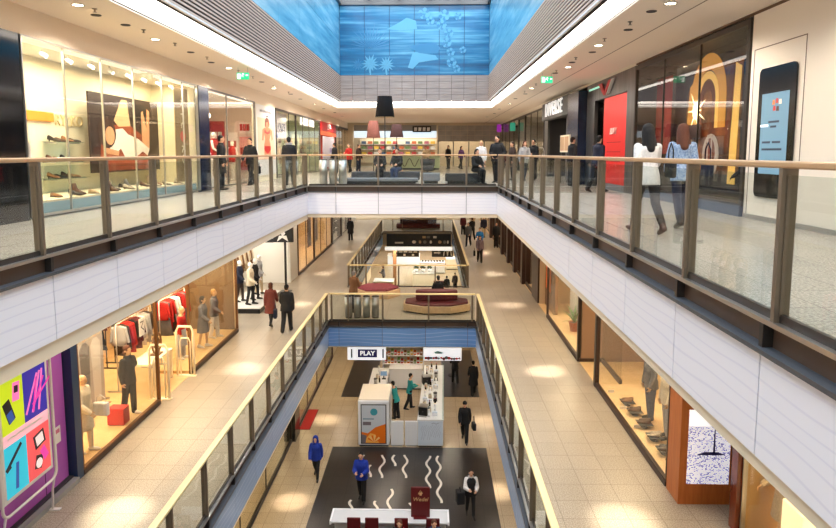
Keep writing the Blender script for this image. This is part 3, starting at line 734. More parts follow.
for side,x0,ys in (('left',-5.92,[11.3,13.2,14.8,16.9,19.6,21.2,24,26.5]),('right',3.84,[10.3,12.6,14.4,17.2,19.8,21.6,23.6,26.4])):
    for k,y in enumerate(ys):
        t=thing('sprinkler','%s small ceiling sprinkler beside the spots of the upper %s gallery'%(ORD[k],side),'sprinkler',(x0,y,CZ),0,'sprinklers in the %s gallery ceiling'%side)
        MB().cyl((0,0,0),(0,0,-.012),.045).build('escutcheon',SPR,t,world=False); MB().cyl((0,0,-.012),(0,0,-.06),.014).cyl((0,0,-.06),(0,0,-.066),.035).build('nozzle',SPR,t,world=False)
# ceiling grooves
b=MB(); b.box(4.56,4.585,-8,YEND,CZ-.004,CZ+.01); struct(b.build('trim',mat('groove',(140,118,100),.8)))
# running-man exit signs hung from the ceiling
GRN=mat('exit_green',(30,170,120),.4,emis=1.1,ecol=(30,180,126)); EXW=mat('exit_white',(240,250,244),.4,emis=1.4)
def exit_sign(x,y,z,label,w=.36,h=.20):
    t=thing('exit_sign',label,'sign',(x,y,z))
    MB().box(-w/2,w/2,-.03,.03,-h,0).build('sign_panel',GRN,t,.01,world=False)
    b=MB(); B=basis((0,-.031,0),'-y'); q=h/.26
    q=.6; b.plate([(-.26*q,-.30*q),(-.10*q,-.30*q),(-.10*q,-.06*q),(-.26*q,-.06*q)],B,0,.004)            # doorway
    b.ell((.02*q,-.034,-.055*q),(.022*q,.004,.022*q)); 
    for p in ([(.02,-.08),(-.02,-.14)],[(-.02,-.14),(.03,-.17),(.02,-.22)],[(-.02,-.14),(-.07,-.18)],[(.02,-.08),(.07,-.11)],[(.02,-.08),(-.04,-.09)]):
        b.ribbon([(u*q,v*q) for u,v in p],.022*q,B,0,.004)
    b.plate([(.14*q,-.13*q),(.2*q,-.08*q),(.2*q,-.11*q),(.27*q,-.11*q),(.27*q,-.15*q),(.2*q,-.15*q),(.2*q,-.18*q)],B,0,.004)
    b.build('pictogram',EXW,t,world=False)
    b=MB(); 
    for s in(-1,1): b.cyl((s*w*.4,0,0),(s*w*.4,0,CZ-z if z>0 else .12),.007)
    b.build('suspension_rod',ALU,t,world=False)
exit_sign(-5.6,19.0,3.55,'green running man exit sign hanging in the upper left gallery')
exit_sign(3.68,20.5,3.59,'green running man exit sign hanging in the upper right gallery')
# giant floor lamps of the lounge
def floor_lamp(x,y,z0,z1,r0,r1,m,label):
    t=thing('floor_lamp',label,'lamp',(x,y,0))
    MB().lathe((0,0,0),[(.30,0),(.30,.03),(.05,.05)],24).build('base',BLACK,t,world=False)
    MB().cyl((0,0,.04),(0,0,z1-.1),.022).build('pole',BLACK,t,world=False)
    b=MB(); n=28
    b.lathe((0,0,0),[(r0,z0),(r1,z1)],n,0,caps=False); b.lathe((0,0,0),[(r0-.012,z0+.005),(r1-.012,z1-.005)],n,1,caps=False)
    b.lathe((0,0,0),[(r0,z0),(r0-.012,z0)],n,0,caps=False); b.lathe((0,0,0),[(.02,z1-.02),(r1,z1-.005)],n,0,caps=False)
    b.build('lamp_shade',[m,mat('shade_lining',(232,214,180),.8)],t,world=False)
    MB().ell((0,0,(z0+z1)/2),(.07,.07,.10)).build('bulb',mat('bulb',(255,240,210),.5,emis=3.),t,world=False)
    return t
floor_lamp(-1.93,26.6,2.66,3.52,.40,.30,CL['black'],'giant floor lamp with black tapered shade above the benches')
floor_lamp(-3.27,36.,2.02,2.98,.40,.26,cloth('dusty_pink',(170,112,104)),'giant floor lamp with dusty pink shade left of the black one')
floor_lamp(-1.95,36.,2.06,2.78,.39,.27,cloth('plum',(92,66,70)),'giant floor lamp with plum grey shade right of the black one')
# benches of the upper lounge
UPH=vary('grey_upholstery',(62,64,70),(74,76,82),30,.85); UPHL=vary('light_grey_upholstery',(112,116,122),(128,130,136),30,.85)
def bench(x0,x1,y0,y1,h,label,m,mp=None,name='bench'):
    t=thing(name,label,'bench',((x0+x1)/2,(y0+y1)/2,0))
    MB().box(x0,x1,y0,y1,.10,h).build('seat',m,t,.03); MB().box(x0+.08,x1-.08,y0+.08,y1-.08,0,.10).build('plinth',mp or BLACK,t)
    return t
bench(-3.2,-.45,25.3,26.0,.42,'long dark grey upholstered bench under the black lamp',UPH)
bench(-3.6,-.5,24.0,24.5,.22,'low light grey platform bench in front of the long dark one',UPHL)
bench(-.35,.35,24.3,24.9,.40,'square light grey pouf between the platform bench and the black box seat',UPHL,name='pouf')
bench(.55,2.05,24.0,24.75,.39,'black box seat by the right end of the far guardrail',vary('black_upholstery',(38,40,44),(48,50,54),30,.85))
def binc(x,y,z,h,r,label,group,name='steel_bin'):
    t=thing(name,label,'bin',(x,y,z),0,group)
    MB().lathe((0,0,0),[(r,.03),(r,h)],22).build('body',ALU,t,world=False); MB().lathe((0,0,0),[(r*1.02,h),(r*1.02,h+.02),(r*.55,h+.03),(r*.5,h-.02)],22).build('rim',DARKST,t,world=False)
    MB().lathe((0,0,0),[(r*.9,0),(r*.9,.03)],22).build('base',BLACK,t,world=False)
for i in range(3): binc(-3.98+i*.36,23.3,0,.92,.15,'%s tall steel cylinder from the left by the corner of the upper void'%ORD[i],'steel cylinders in the corner of the upper lounge')
for i in range(4): binc(-3.3+i*.36,24.75,L1,.86,.15,'%s tall steel cylinder from the left on the bridge, beside the man in brown'%ORD[i],'steel cylinders on the bridge')
# hexagon seats on the bridge
MAROON=vary('maroon_leather',(96,24,30),(80,18,26),20,.55); BEIGEL=vary('beige_laminate',(214,180,140),(204,168,128),8,.45); PINKL=vary('dusty_pink_leather',(136,54,68),(120,46,58),16,.6)
def hexagon(rx,ry,n=6,a=0): return [(rx*math.cos(2*PI*i/n+a),ry*math.sin(2*PI*i/n+a)) for i in range(n)]
t=thing('island_seat','low six sided seat with dusty red cushion and beige base on the bridge','seat',(-2.45,28.6,L1))
MB().plate(hexagon(1.05,.85),hbasis((0,0,0)),.0,.34).build('base',BEIGEL,t,.02,world=False); MB().plate(hexagon(.98,.78),hbasis((0,0,0)),.34,.46).build('cushion',PINKL,t,.04,world=False)
t=thing('island_seat','wide round sofa with beige base and maroon central backrest on the bridge','seat',(.25,26.,L1))
MB().plate(hexagon(1.5,.95,8,PI/8),hbasis((0,0,0)),.06,.34).build('base',BEIGEL,t,.02,world=False); MB().plate(hexagon(1.42,.88,8,PI/8),hbasis((0,0,0)),.34,.42).build('cushion',MAROON,t,.04,world=False)
MB().plate(hexagon(.95,.28,8,PI/8),hbasis((0,0,0)),.45,.86).build('backrest',MAROON,t,.05,world=False); MB().plate(hexagon(1.38,.84,8,PI/8),hbasis((0,0,0)),0,.06).build('plinth',BLACK,t,world=False)
t=thing('island_seat','dark red sofa far off beyond the second void','seat',(-1.1,55.,L1))
MB().box(-1.9,1.9,-.6,.6,.05,.42).build('base',MAROON,t,.04,world=False); MB().box(-1.6,1.6,-.15,.15,.42,.95).build('backrest',vary('dark_maroon',(72,30,30),(60,24,26),20,.6),t,.05,world=False)
SG0=len(COL.objects)
# suspended white signs below the bridge
SIGNW=mat('sign_white',(240,240,242),.4,emis=.7,ecol=(240,242,246)); SIGNB=mat('sign_navy',(44,40,104),.4,emis=.15)
t=thing('hanging_sign','white lightbox sign reading PLAY in a navy box, hung below the bridge','sign',(-2.65,25.4,-7.28))
MB().box(-3.45,-1.86,25.34,25.46,-7.28,-6.70).build('sign_panel',SIGNW,t,.015); MB().box(-3.02,-2.22,25.325,25.34,-7.16,-6.82).build('logo_panel',SIGNB,t)
text('lettering','PLAY',(-2.62,25.322,-6.99),'-y',.26,SIGNW,t,ext=.004,bold=.008,spacing=1.05)
b=MB(); b.box(-3.3,-3.24,25.32,25.34,-7.18,-6.80); b.box(-2.0,-1.94,25.32,25.34,-7.18,-6.80); b.build('side_bar',DARKG,t)
b=MB(); b.cyl((-3.3,25.4,-6.7),(-3.3,25.4,-6.36),.012); b.cyl((-2.0,25.4,-6.7),(-2.0,25.4,-6.36),.012); b.build('suspension_rod',ALU,t)
t=thing('hanging_sign','white hanging lightbox with red fruit pictures, right of the PLAY sign','sign',(.45,26.2,-7.55))
MB().box(-.30,1.32,26.14,26.26,-7.55,-6.78).build('sign_panel',SIGNW,t,.015)
b=MB(); B=basis((0,26.138,0),'-y')
for i in range(14):
    x=-.2+i*.11; r=.05+.03*R_.random(); z=-7.47+.05*R_.random(); b.plate([(x+r*math.cos(2*PI*q/8),z+r*math.sin(2*PI*q/8)) for q in range(8)],B,0,.003+.0007*i,i%3)
b.plate([(.2,-7.25),(.5,-7.25),(.55,-7.2),(.3,-7.12),(.15,-7.18)],B,0,.003,3)
b.build('fruit_print',[RED,mat('print_dark_red',(130,30,36),.5),mat('print_grey',(110,112,116),.5),mat('print_mint',(150,210,206),.5)],t)
b=MB(); b.cyl((-.1,26.2,-6.78),(-.1,26.2,-6.36),.012); b.cyl((1.1,26.2,-6.78),(1.1,26.2,-6.36),.012); b.build('suspension_rod',ALU,t)
for o in list(COL.objects)[SG0:]:
    if o.parent is None and o.get('category')=='sign': o.location.z-=.10
# lamps in the lower soffits
for z,tag_,lst in ((L1+4.32,'middle',[(-5.75,y) for y in (10.8,18.6,26.9,34.0,41.5,48.8)]+[(3.45,y) for y in(10.7,18.6,26.9,34.,41.5,48.8)]),(L0+4.34,'ground',[(-4.8,20.5),(-4.7,27.2),(2.4,21.3),(2.4,27.2)])):
    nn={}
    for x,y in lst:
        sd='left' if x<0 else 'right'; nn[sd]=nn.get(sd,-1)+1
        downlight(x,y,z,True,'%s lit soffit spot along the %s side above the %s floor'%(ORD[nn[sd]],sd,tag_),'soffit spots above the %s floor'%tag_,.11)
        if z>-3: SP.append((x,y,z-.03,'m'))
        else: SP.append((x,y,z-.03,'g'))
# ================================================================== SHOPS OF THE UPPER FLOOR
WN=[1]
SHOPIN=mat('shop_inner_wall',(238,228,206),.7); SHOPC=mat('shop_inner_ceiling',(238,232,220),.8)
def window(x,y0,y1,z0,z1,mull,frame,side,fw=.05,pane=SHOP,base=None,base_h=0.,top=None):
    """a shop front in the plane x; side=-1: shop to the left of the walkway. mull = y of the upright joints"""
    WN[0]+=1; n='window_%d'%WN[0]
    b=MB(); s=side
    for y in [y0,y1]: b.box(x-.04,x+.04,y-fw/2,y+fw/2,z0,z1)
    b.box(x-.04,x+.04,y0,y1,z1-fw,z1); b.box(x-.04,x+.04,y0,y1,z0,z0+.04)
    for y in mull: b.box(x-.02,x+.02,y-.012,y+.012,z0,z1)
    w=struct(b.build(n,frame))
    p=MB(); e=[y0]+list(mull)+[y1]
    for a,c in zip(e[:-1],e[1:]): p.box(x-.006,x+.006,a+.014,c-.014,z0+.04,z1-.04)
    o=struct(p.build(n+'_pane',pane)); o.parent=w
    if base_h: o=struct(bx(n+'_sill',base,x-.05,x+.05,y0,y1,z0-base_h,z0)); o.parent=w
    return w
def room(side,x,y0,y1,depth,z0,zc,wm,fm=None,cm=None,name=None):
    xb=x+side*depth; e=.06; n=name or ('wall_left' if side<0 else 'wall_right')
    for q in ((xb,xb+side*.08,y0,y1,z0,zc),(x+side*.06,xb,y0,y0+e,z0,zc),(x+side*.06,xb,y1-e,y1,z0,zc)): struct(bx(n,wm,*q))
    struct(bx('ceiling',cm or SHOPC,x+side*.02,xb,y0,y1,zc,zc+.06))
    if fm: struct(bx('floor',fm,x+side*.01,xb,y0,y1,z0,z0+.012))
def walls(side,x,segs,m,name=None):
    for y0,y1,z0,z1 in segs: struct(bx(name or ('wall_left' if side<0 else 'wall_right'),m,x,x+side*.12,y0,y1,z0,z1))
SH_L=[]        # lights inside the shops, with some fills added near the glass
def shoplight(x,y,z,p,sx=1.5,sy=3.,col=(255,236,206)): SH_L.append(('area','shop_lamp',(x,y,z),sx,sy,p,{'col':col}))

# ---- left side headers and blind walls
walls(-1,WL,[(-8,8,0,CZ),(8,YEND,3.2,CZ)],BANDM)
walls(-1,WL+.02,[(8,10.87,0,3.2)],BLACKG)
b=MB(); b.box(WL-.3,WL+.06,19.1,19.95,0,3.2); struct(b.build('pillar',NAVYG))
# --- shoe shop
window(WL,10.9,19.08,.04,3.2,[12.18,13.57,15.0,16.6,18.0],ALU,-1,.03)
room(-1,WL,10.88,19.1,1.35,0,3.2,mat('shoe_shop_wall',(244,234,204),.7))
t=thing('display_plinth','long pale blue fronted plinth carrying the shoes in the shoe shop window','plinth',(WL-.7,15,0))
bx('top_board',CREAM,WL-1.32,WL-.08,10.96,19.02,.26,.30,parent=t); bx('front_panel',mat('pale_blue_panel',(150,190,206),.4),WL-.12,WL-.08,10.96,19.02,.015,.26,parent=t)
shoplight(WL-.5,13,3.12,120,.8,3.4,(255,240,208)); shoplight(WL-.5,17,3.12,120,.8,3.4,(255,240,208))
XB=WL-1.35
# big picture of a reclining model against brick red boards
XP=-8.0
t=thing('advert_picture','large picture of a reclining figure in white on red brown boards','picture',(XP,16.6,.7))
MB().box(XP-.04,XP,14.76,18.5,.70,2.62).build('backing',mat('picture_dark',(48,30,24),.5),t)
B=basis((XP+.002,0,0),'+x'); b=MB()
def P(u,v): return (14.82+u*3.62,.74+v*1.84)
b.plate([P(.08,.0),P(.82,.0),P(.80,.45),P(.55,.62),P(.28,.62),P(.12,.42)],B,0,.002,1)
b.plate([P(.3,.68),P(.42,.98),P(.5,.98),P(.54,.62),P(.36,.6)],B,0,.003,2)
b.plate([P(.72,.3),P(.84,.3),P(.86,.86),P(.82,.9),P(.80,.6),P(.75,.86),P(.72,.84)],B,0,.004,4)
b.plate([P(.22,.26),P(.32,.24),P(.38,.3),P(.46,.14),P(.56,.14),P(.72,.26),P(.8,.2),P(.84,.3),P(.66,.44),P(.5,.5),P(.42,.58),P(.32,.56),P(.26,.44)],B,0,.005,3)
b.plate([P(.20+.12*math.cos(i*PI/8),.50+.20*math.sin(i*PI/8)) for i in range(16)],B,0,.006,0); b.plate([P(.10,.46),P(.16,.30),P(.22,.34),P(.18,.5)],B,0,.0065,0)
b.plate([P(.235+.065*math.cos(i*PI/7),.47+.125*math.sin(i*PI/7)) for i in range(14)],B,0,.007,4); b.plate([P(.14,.24),P(.34,.2),P(.36,.26),P(.16,.31)],B,0,.0075,4)
for k in range(5): b.plate([P(.12,.06+.1*k),P(.8,.06+.1*k),P(.8,.065+.1*k),P(.12,.065+.1*k)],B,0,.0025,0)
b.plate([P(.56,.7),P(.78,.7),P(.78,.95),P(.56,.95)],B,0,.0028,5)
b.build('print',[mat('print_hair',(60,34,22),.5),mat('print_brick',(150,70,38),.5),mat('print_sand',(206,170,124),.5),mat('print_white',(240,230,214),.5),mat('print_flesh',(216,160,116),.5),mat('print_shade',(26,18,18),.5)],t)
# small things on the wall: orange board, lettering, notices
bxt=thing('wall_board','orange board high on the shoe shop wall','board',(XB+.05,13.4,1.9)); bx('panel',ORANGE,XB+.0,XB+.05,13.0,13.95,1.86,2.06,parent=bxt)
t=thing('shop_sign','faint cream letters RYŁKO on the cream wall of the shoe shop','sign',(XB+.02,14.9,1.9)); text('lettering','RYŁKO',(XB+.02,14.6,1.90),'+x',.36,mat('cream_letter',(226,206,156),.5),t,ext=.012)
t=thing('notice','red flower notice hanging inside the left end of the shoe shop window','notice',(WL-.35,11.3,1.45))
bx('sheet',WHITE,WL-.36,WL-.35,11.15,11.5,1.40,1.78,parent=t); MB().plate([(11.32+.1*math.cos(a*PI/4)*(1+.3*(a%2)),1.6+.1*math.sin(a*PI/4)*(1+.3*(a%2))) for a in range(8)],basis((WL-.348,0,0),'+x'),0,.003).build('picture',RED,t)
t=thing('notice','white opening notice with blue square under the red flower notice','notice',(WL-.35,11.35,1.05)); bx('sheet',WHITE,WL-.36,WL-.35,11.18,11.6,1.0,1.36,parent=t); bx('picture',mat('notice_blue',(60,90,150),.5),WL-.35,WL-.346,11.3,11.42,1.1,1.22,parent=t)
# tall banner with letters running up
t=thing('banner','tall beige banner with pale letters RYŁKO and a red logo running down it','banner',(WL-.22,18.5,.35))
bx('cloth',mat('banner_beige',(150,128,92),.7),WL-.24,WL-.22,17.95,18.95,.34,3.05,parent=t)
for k,(c,z) in enumerate(zip('RYŁ',(2.62,2.30,1.98))): text('lettering',c,(WL-.215,18.48,z),'+x',.36,mat('banner_letter',(238,230,206),.5),t,ext=.004,roll=-PI/2)
for k,(c,z) in enumerate(zip('KO',(1.30,1.0))): text('lettering',c,(WL-.215,18.48,z),'+x',.36,MT['banner_letter'],t,ext=.004,roll=-PI/2)
MB().plate([(18.3+.18+.2*math.cos(a*PI/5),1.66+.16*math.sin(a*PI/5)) for a in range(10)],basis((WL-.218,0,0),'+x'),0,.004).build('logo',mat('logo_coral',(214,96,84),.5),t)
# glass shelves with shoes
SHM=[vary('leather_%s'%n,c,tuple(int(v*.8) for v in c),20,.45) for n,c in dict(black=(34,28,28),brown=(96,60,40),tan=(160,112,70),beige=(206,176,140),grey=(110,104,100),cream=(226,212,190)).items()]
SHN=['black','brown','tan','beige','grey','cream']
SOLE=mat('shoe_sole',(54,40,34),.6)
_sh={}
def shoe(loc,rz,ci,label,group,kind='flat'):
    k=(ci,kind)
    if k not in _sh:
        t=thing('shoe',label,'shoe',loc,rz,group); b=MB(); rs=[]
        prof=[(-.13,.030,.07),(-.11,.036,.085),(-.06,.034,.075),(0,.036,.05),(.06,.044,.045),(.11,.040,.034),(.145,.022,.016)]
        if kind=='boot': prof=[(-.13,.034,.20),(-.11,.040,.22),(-.05,.042,.22),(-.02,.040,.12),(.05,.044,.06),(.11,.040,.036),(.145,.022,.016)]
        lift=.05 if kind=='heel' else 0
        for y,w_,h in prof:
            z0=.018+lift*max(0,min(1,(.06-y)/.19)); rs.append([(w_*math.cos(a),y,z0+max(0,math.sin(a))*h) for a in [2*PI*i/12 for i in range(12)]])
        b.rings(rs); b.build('upper',SHM[ci],t,world=False)
        b=MB(); rs=[]
        for y,w_,h in prof:
            z0=lift*max(0,min(1,(.06-y)/.19)); rs.append([(w_*1.05,y,z0),(w_*1.05,y,z0+.02),(-w_*1.05,y,z0+.02),(-w_*1.05,y,z0)])
        b.rings(rs,smooth=False)
        if kind=='heel': b.cyl((0,-.10,.05),(0,-.105,0),.018,.010)
        b.build('sole',SOLE,t,world=False); _sh[k]=t; return t
    return dup(_sh[k],loc,rz,label,group)
for r_,(z,y0,y1) in enumerate([(1.42,13.5,14.6),(1.0,13.4,14.7),(.62,13.4,14.8)]):
    t=thing('glass_shelf','%s glass shelf from the top on the left of the shoe shop wall'%ORD[r_],'shelf',(XB+.2,14,z))
    bx('shelf_board',glass_mat('shelf_glass',(214,230,226),.08,.3),XB+.01,XB+.34,y0,y1,z-.012,z,parent=t); bx('bracket',ALU,XB+.01,XB+.30,y0+.1,y0+.12,z-.04,z-.012,parent=t); bx('bracket',ALU,XB+.01,XB+.30,y1-.12,y1-.1,z-.04,z-.012,parent=t)
    for k in range(4):
        c=(r_+k)%3; shoe((XB+.18,y0+.18+k*.26,z),-PI/2+.2*(k%2),c,'%s shoe from the left, %s, on the %s glass shelf of the shoe shop'%(ORD[k],SHN[c],('top','middle','lowest')[r_]),'shoes on the glass shelves',('heel','flat')[k%2])
for i in range(20):
    y=11.25+i*.385+R_.uniform(-.05,.05); c=[0,1,1,2,0,1,3,2,1,4,5,4,0,1,5,2,5,3,5,5][i]; x=WL-.28-.14*(i%2)-(.5 if i%5==2 else 0)
    shoe((x,y,.30),-PI/2+R_.uniform(-.6,.6),c,'%s shoe from the left on the pale blue plinth, %s'%(ORD[i],SHN[c]),'shoes along the shoe shop plinth',('flat','heel','boot')[(i*7)%3])
for i in range(9):
    y=11.5+i*.86; t=thing('track_spot','%s small ceiling spotlight from the left inside the shoe shop'%ORD[i],'light',(WL-.5,y,3.2),0,'spotlights in the shoe shop')
    MB().cyl((0,0,0),(0,0,-.1),.012).build('stem',WHITE,t,world=False); MB().cyl((-.03,0,-.09),(.08,0,-.16),.035,.045).build('head',WHITE,t,world=False); MB().cyl((.08,0,-.16),(.083,0,-.162),.03).build('lens',LAMPON,t,world=False)
# --- lingerie shop
window(WL,19.97,25.3,.04,3.2,[21.85],GREYF,-1,.05); 
room(-1,WL,19.97,28.7,3.2,0,3.2,mat('lingerie_wall',(222,206,196),.7)); shoplight(WL-1.,21.5,3.1,120,1.4,2.4); shoplight(WL-1.,25.2,3.1,110,1.4,2.4) 
walls(-1,WL,[(25.35,28.7,0,3.2)],CREAM)
t=thing('advert_poster','tall poster of a figure in red lingerie on pale orange, white heading above','poster',(WL+.03,27,.9))
bx('board',WHITE,WL+.0,WL+.03,25.5,28.55,.25,3.15,parent=t); bx('picture_field',mat('poster_peach',(248,206,176),.5),WL+.03,WL+.034,25.6,28.4,.9,2.62,parent=t)
B=basis((WL+.034,0,0),'+x'); b=MB(); FL_,RD_,HR_=0,1,2
def Q(u,v): return (26.2+u*1.8,1.0+v*1.55)
b.plate([Q(.2,0),Q(.8,0),Q(.78,.35),Q(.70,.48),Q(.86,.66),Q(.9,.45),Q(1.0,.5),Q(.96,.74),Q(.72,.8),Q(.28,.8),Q(.08,.74),Q(.02,.45),Q(.14,.45),Q(.22,.64),Q(.3,.48),Q(.2,.32)],B,0,.002,0)
b.plate([Q(.38,.78),Q(.62,.78),Q(.66,.95),Q(.5,1.04),Q(.34,.95)],B,0,.003,0)
b.plate([Q(.3,.84),Q(.38,.8),Q(.40,.94),Q(.6,.96),Q(.66,.82),Q(.74,.9),Q(.64,1.06),Q(.44,1.08),Q(.32,1.0)],B,0,.004,2)
b.plate([Q(.24,.66),Q(.5,.62),Q(.76,.66),Q(.72,.76),Q(.62,.7),Q(.5,.68),Q(.38,.7),Q(.28,.76)],B,0,.005,1); b.plate([Q(.2,.2),Q(.5,.08),Q(.8,.2),Q(.8,.3),Q(.2,.3)],B,0,.005,1)
b.build('figure',[mat('print_skin',(226,140,100),.5),RED,mat('print_auburn',(120,52,30),.5)],t)
b=MB(); 
for k in range(9): b.ribbon([(26.0+k*.22,2.86),(26.06+k*.22,2.96),(26.12+k*.22,2.86),(26.16+k*.22,2.95)],.03,B,-.004,.002)
b.ribbon([(27.0,2.72),(27.4,2.72)],.05,B,-.004,.002); b.build('heading',DARKG,t)
def stand(x,y,z,label,h=.9,group=None):
    t=thing('display_stand',label,'stand',(x,y,z),0,group)
    MB().box(-.35,.35,-.4,.4,h-.04,h).build('top_board',WHITE,t,.008,world=False)
    for sx in(-.3,.3):
        for sy in(-.34,.34): MB().cyl((sx,sy,0),(sx*.8,sy*.8,h-.03),.015).build('leg',WHITE,t,world=False)
    return t
for k,(y,c) in enumerate([(20.6,'red'),(21.5,'white'),(22.6,'red')]):
    person((WL-.75,y,.30),-PI/2,'display','%s white torso mannequin from the left in the lingerie window, %s top'%(ORD[k],c),('vest',c),None,None,1.62,MANQ,None,'mannequins in the lingerie window','mannequin','mannequin')
    t=thing('display_plinth','%s white plinth from the left under the lingerie mannequins'%ORD[k],'plinth',(WL-.75,y,0),0,'plinths in the lingerie window'); MB().box(-.3,.3,-.3,.3,.02,.29).build('body',WHITE,t,.01,world=False); MB().box(-.28,.28,-.28,.28,0,.02).build('base',DARKG,t,world=False)
for k,(x,z,w_,h_,m_) in enumerate([(-9.75,.5,.8,2.1,'red'),(-9.0,1.3,.5,.8,'white'),(-8.4,.4,.55,1.5,'pink'),(-8.4,2.05,.55,.5,'white'),(-7.75,.6,.5,1.8,'red')]):
    t=thing('wall_display','%s wall board from the left in the lingerie shop, %s'%(ORD[k],m_),'display',(x,28.6,z)); bx('board',mat('disp_'+m_,dict(red=(176,44,50),white=(240,234,230),pink=(226,150,150))[m_],.6),x-w_/2,x+w_/2,28.58,28.635,z,z+h_,parent=t); b=MB()
    for q in range(3):
        for r in range(max(1,int(h_/.6))): b.box(x-w_*.40+q*w_*.28,x-w_*.20+q*w_*.28,28.50,28.58,z+.12+r*.6,z+.42+r*.6)
    b.build('hung_goods',CL['white' if m_=='red' else 'red'],t)
for k,(x,y,c) in enumerate([(-9.6,24.6,'red'),(-9.2,26.2,'black'),(-8.6,27.3,'red')]):
    person((x,y,.0),PI-.3,'display','%s white mannequin from the front deeper in the lingerie shop, %s top'%(ORD[k],c),('vest',c),None,None,1.72,MANQ,None,'mannequins deeper in the lingerie shop','mannequin','mannequin')
t=thing('pendant_lamp','small white globe lamp hanging in the lingerie shop','lamp',(-8.9,25.2,3.2)); MB().cyl((-8.9,25.2,3.2),(-8.9,25.2,2.75),.01).build('cord',WHITE,t); MB().ell((-8.9,25.2,2.65),(.13,.13,.12)).build('globe',mat('globe_glow',(255,246,230),.4,emis=2.),t)
t=thing('clothes_rack','white wire rack of pink and white underwear in the lingerie window','rack',(WL-1.4,24.0,0)); b=MB()
for y in(23.5,24.6): b.tube([(WL-1.6,y,0),(WL-1.4,y,1.4),(WL-1.2,y,0)],.02)
b.build('frame',WHITE,t); MB().cyl((WL-1.4,23.5,1.38),(WL-1.4,24.6,1.38),.018).build('hanging_rail',WHITE,t); b=MB()
for q in range(9): b.box(WL-1.55,WL-1.25,23.58+q*.115,23.64+q*.115,.95,1.36)
b.build('hung_goods',CL['white'],t)
# --- further left shops
window(WL,28.72,33.0,.04,3.2,[31.4],DARKST,-1,.10); room(-1,WL,28.72,40.1,3.,0,3.2,mat('green_shop_wall',(170,180,150),.7)); shoplight(WL-1.5,31,3.1,70); shoplight(WL-1.5,37,3.1,110)
t=thing('hanging_poster','white poster with tall blue figure and blue letters in the dark framed window','poster',(WL-.3,30.4,1.6)); bx('sheet',mat('poster_white',(236,236,238),.5),WL-.32,WL-.3,29.2,32.2,1.85,3.1,parent=t)
B=basis((WL-.298,0,0),'+x'); MB().plate([(29.5,1.9),(29.8,2.3),(29.6,2.7),(29.9,3.05),(30.2,2.7),(30.05,2.3),(30.4,1.9)],B,0,.003).build('picture',mat('poster_blue',(50,80,190),.5),t); text('lettering','OUZE',(WL-.296,31.2,2.4),'+x',.55,mat('poster_navy',(60,70,130),.5),t,ext=.003)
window(WL,33.05,40.1,.04,3.2,[34.8,36.6,38.4],GREYF,-1,.08)
t=thing('ceiling_lightbox','white glowing panel at the top of the greenish glass shop on the far left','light',(WL-.2,37,2.7)); bx('panel',mat('panel_glow',(255,250,238),.5,emis=1.6),WL-.22,WL-.18,35.2,39.4,2.75,3.15,parent=t); bx('frame',ALU,WL-.26,WL-.22,35.15,39.45,2.7,3.18,parent=t)
for k in range(5):
    t=thing('display_pillar','%s pale slatted display pillar from the left behind the greenish glass'%ORD[k],'display',(WL-1.3,33.8+k*1.35,0),0,'display pillars behind the greenish glass')
    MB().box(-.25,.25,-.3,.3,.04,2.3).build('body',mat('pale_green_panel',(206,214,190),.6),t,.01,world=False); MB().box(-.28,.28,-.33,.33,0,.04).build('base',DARKG,t,world=False)
    for q in range(3): MB().box(.25,.30,-.26,.26,.6+q*.55,.9+q*.55).build('display_tray',(SHM[3],CREAM,SHM[4])[(k+q)%3],t,world=False)
walls(-1,WL,[(40.1,46.9,2.9,3.2)],RED); room(-1,WL,40.1,46.9,3.,0,2.9,mat('red_shop_wall',(176,70,60),.7)); shoplight(WL-1.5,43.5,2.8,90)
t=thing('shop_sign','red sign band with white letters over the far left shop','sign',(WL+.03,43.5,2.7)); bx('band',RED,WL+.0,WL+.05,40.3,46.7,2.62,3.18,parent=t); text('lettering','LADA',(WL+.06,43.5,2.9),'+x',.55,WHITE,t)
bx('lower_band',mat('orange_band',(236,100,50),.5),WL,WL+.05,40.3,46.7,2.32,2.6,parent=t)
t=thing('poster_stand','tall pale grey poster stand before the red sign shop on the far left','stand',(WL+.2,42.,0)); bx('panel',mat('poster_pale',(206,204,220),.5),WL+.1,WL+.16,40.5,45.2,.25,2.25,parent=t); bx('base',DARKG,WL+.02,WL+.3,40.6,45.1,0,.05,parent=t); bx('logo',mat('poster_lilac',(150,140,190),.5),WL+.16,WL+.165,43,44.2,1.2,1.5,parent=t); bx('support',ALU,WL+.12,WL+.15,42.5,42.6,.05,.25,parent=t)
window(WL,46.95,53.9,.04,3.2,[48.6,50.2,51.9],DARKST,-1,.14); room(-1,WL,46.95,YEND,3.,0,3.2,mat('wood_shop_wall',(168,124,88),.7)); shoplight(WL-1.5,50,3.1,80)

# ---- far end of the upper floor
b=MB(); b.box(-10.5,9,YEND+3,YEND+3.2,0,CZ); b.box(-10.5,-6.6,YEND-.3,YEND,0,CZ); b.box(.55,5.8,YEND-.3,YEND,2.2,CZ); b.box(-6.6,.55,YEND-.3,YEND,3.35,CZ); struct(b.build('wall_back',mat('far_wall',(212,196,170),.7)))
b=MB()
for i in range(8):
    for j in range(3): b.box(.6+i*.62,1.2+i*.62,YEND-.36,YEND-.3,2.22+j*.42,2.62+j*.42)
struct(b.build('trim',vary('far_grey_panel',(158,152,146),(176,170,164),2,.5)))
WN[0]+=1; b=MB()
for x in (.6,1.9,3.2,4.5,5.7): b.box(x-.04,x+.04,YEND-.25,YEND-.17,0,2.2)
b.box(.6,5.7,YEND-.25,YEND-.17,2.14,2.2); w=struct(b.build('window_%d'%WN[0],GREYF)); o=struct(bx('window_%d_pane'%WN[0],SHOP,.6,5.7,YEND-.22,YEND-.205,.0,2.14)); o.parent=w
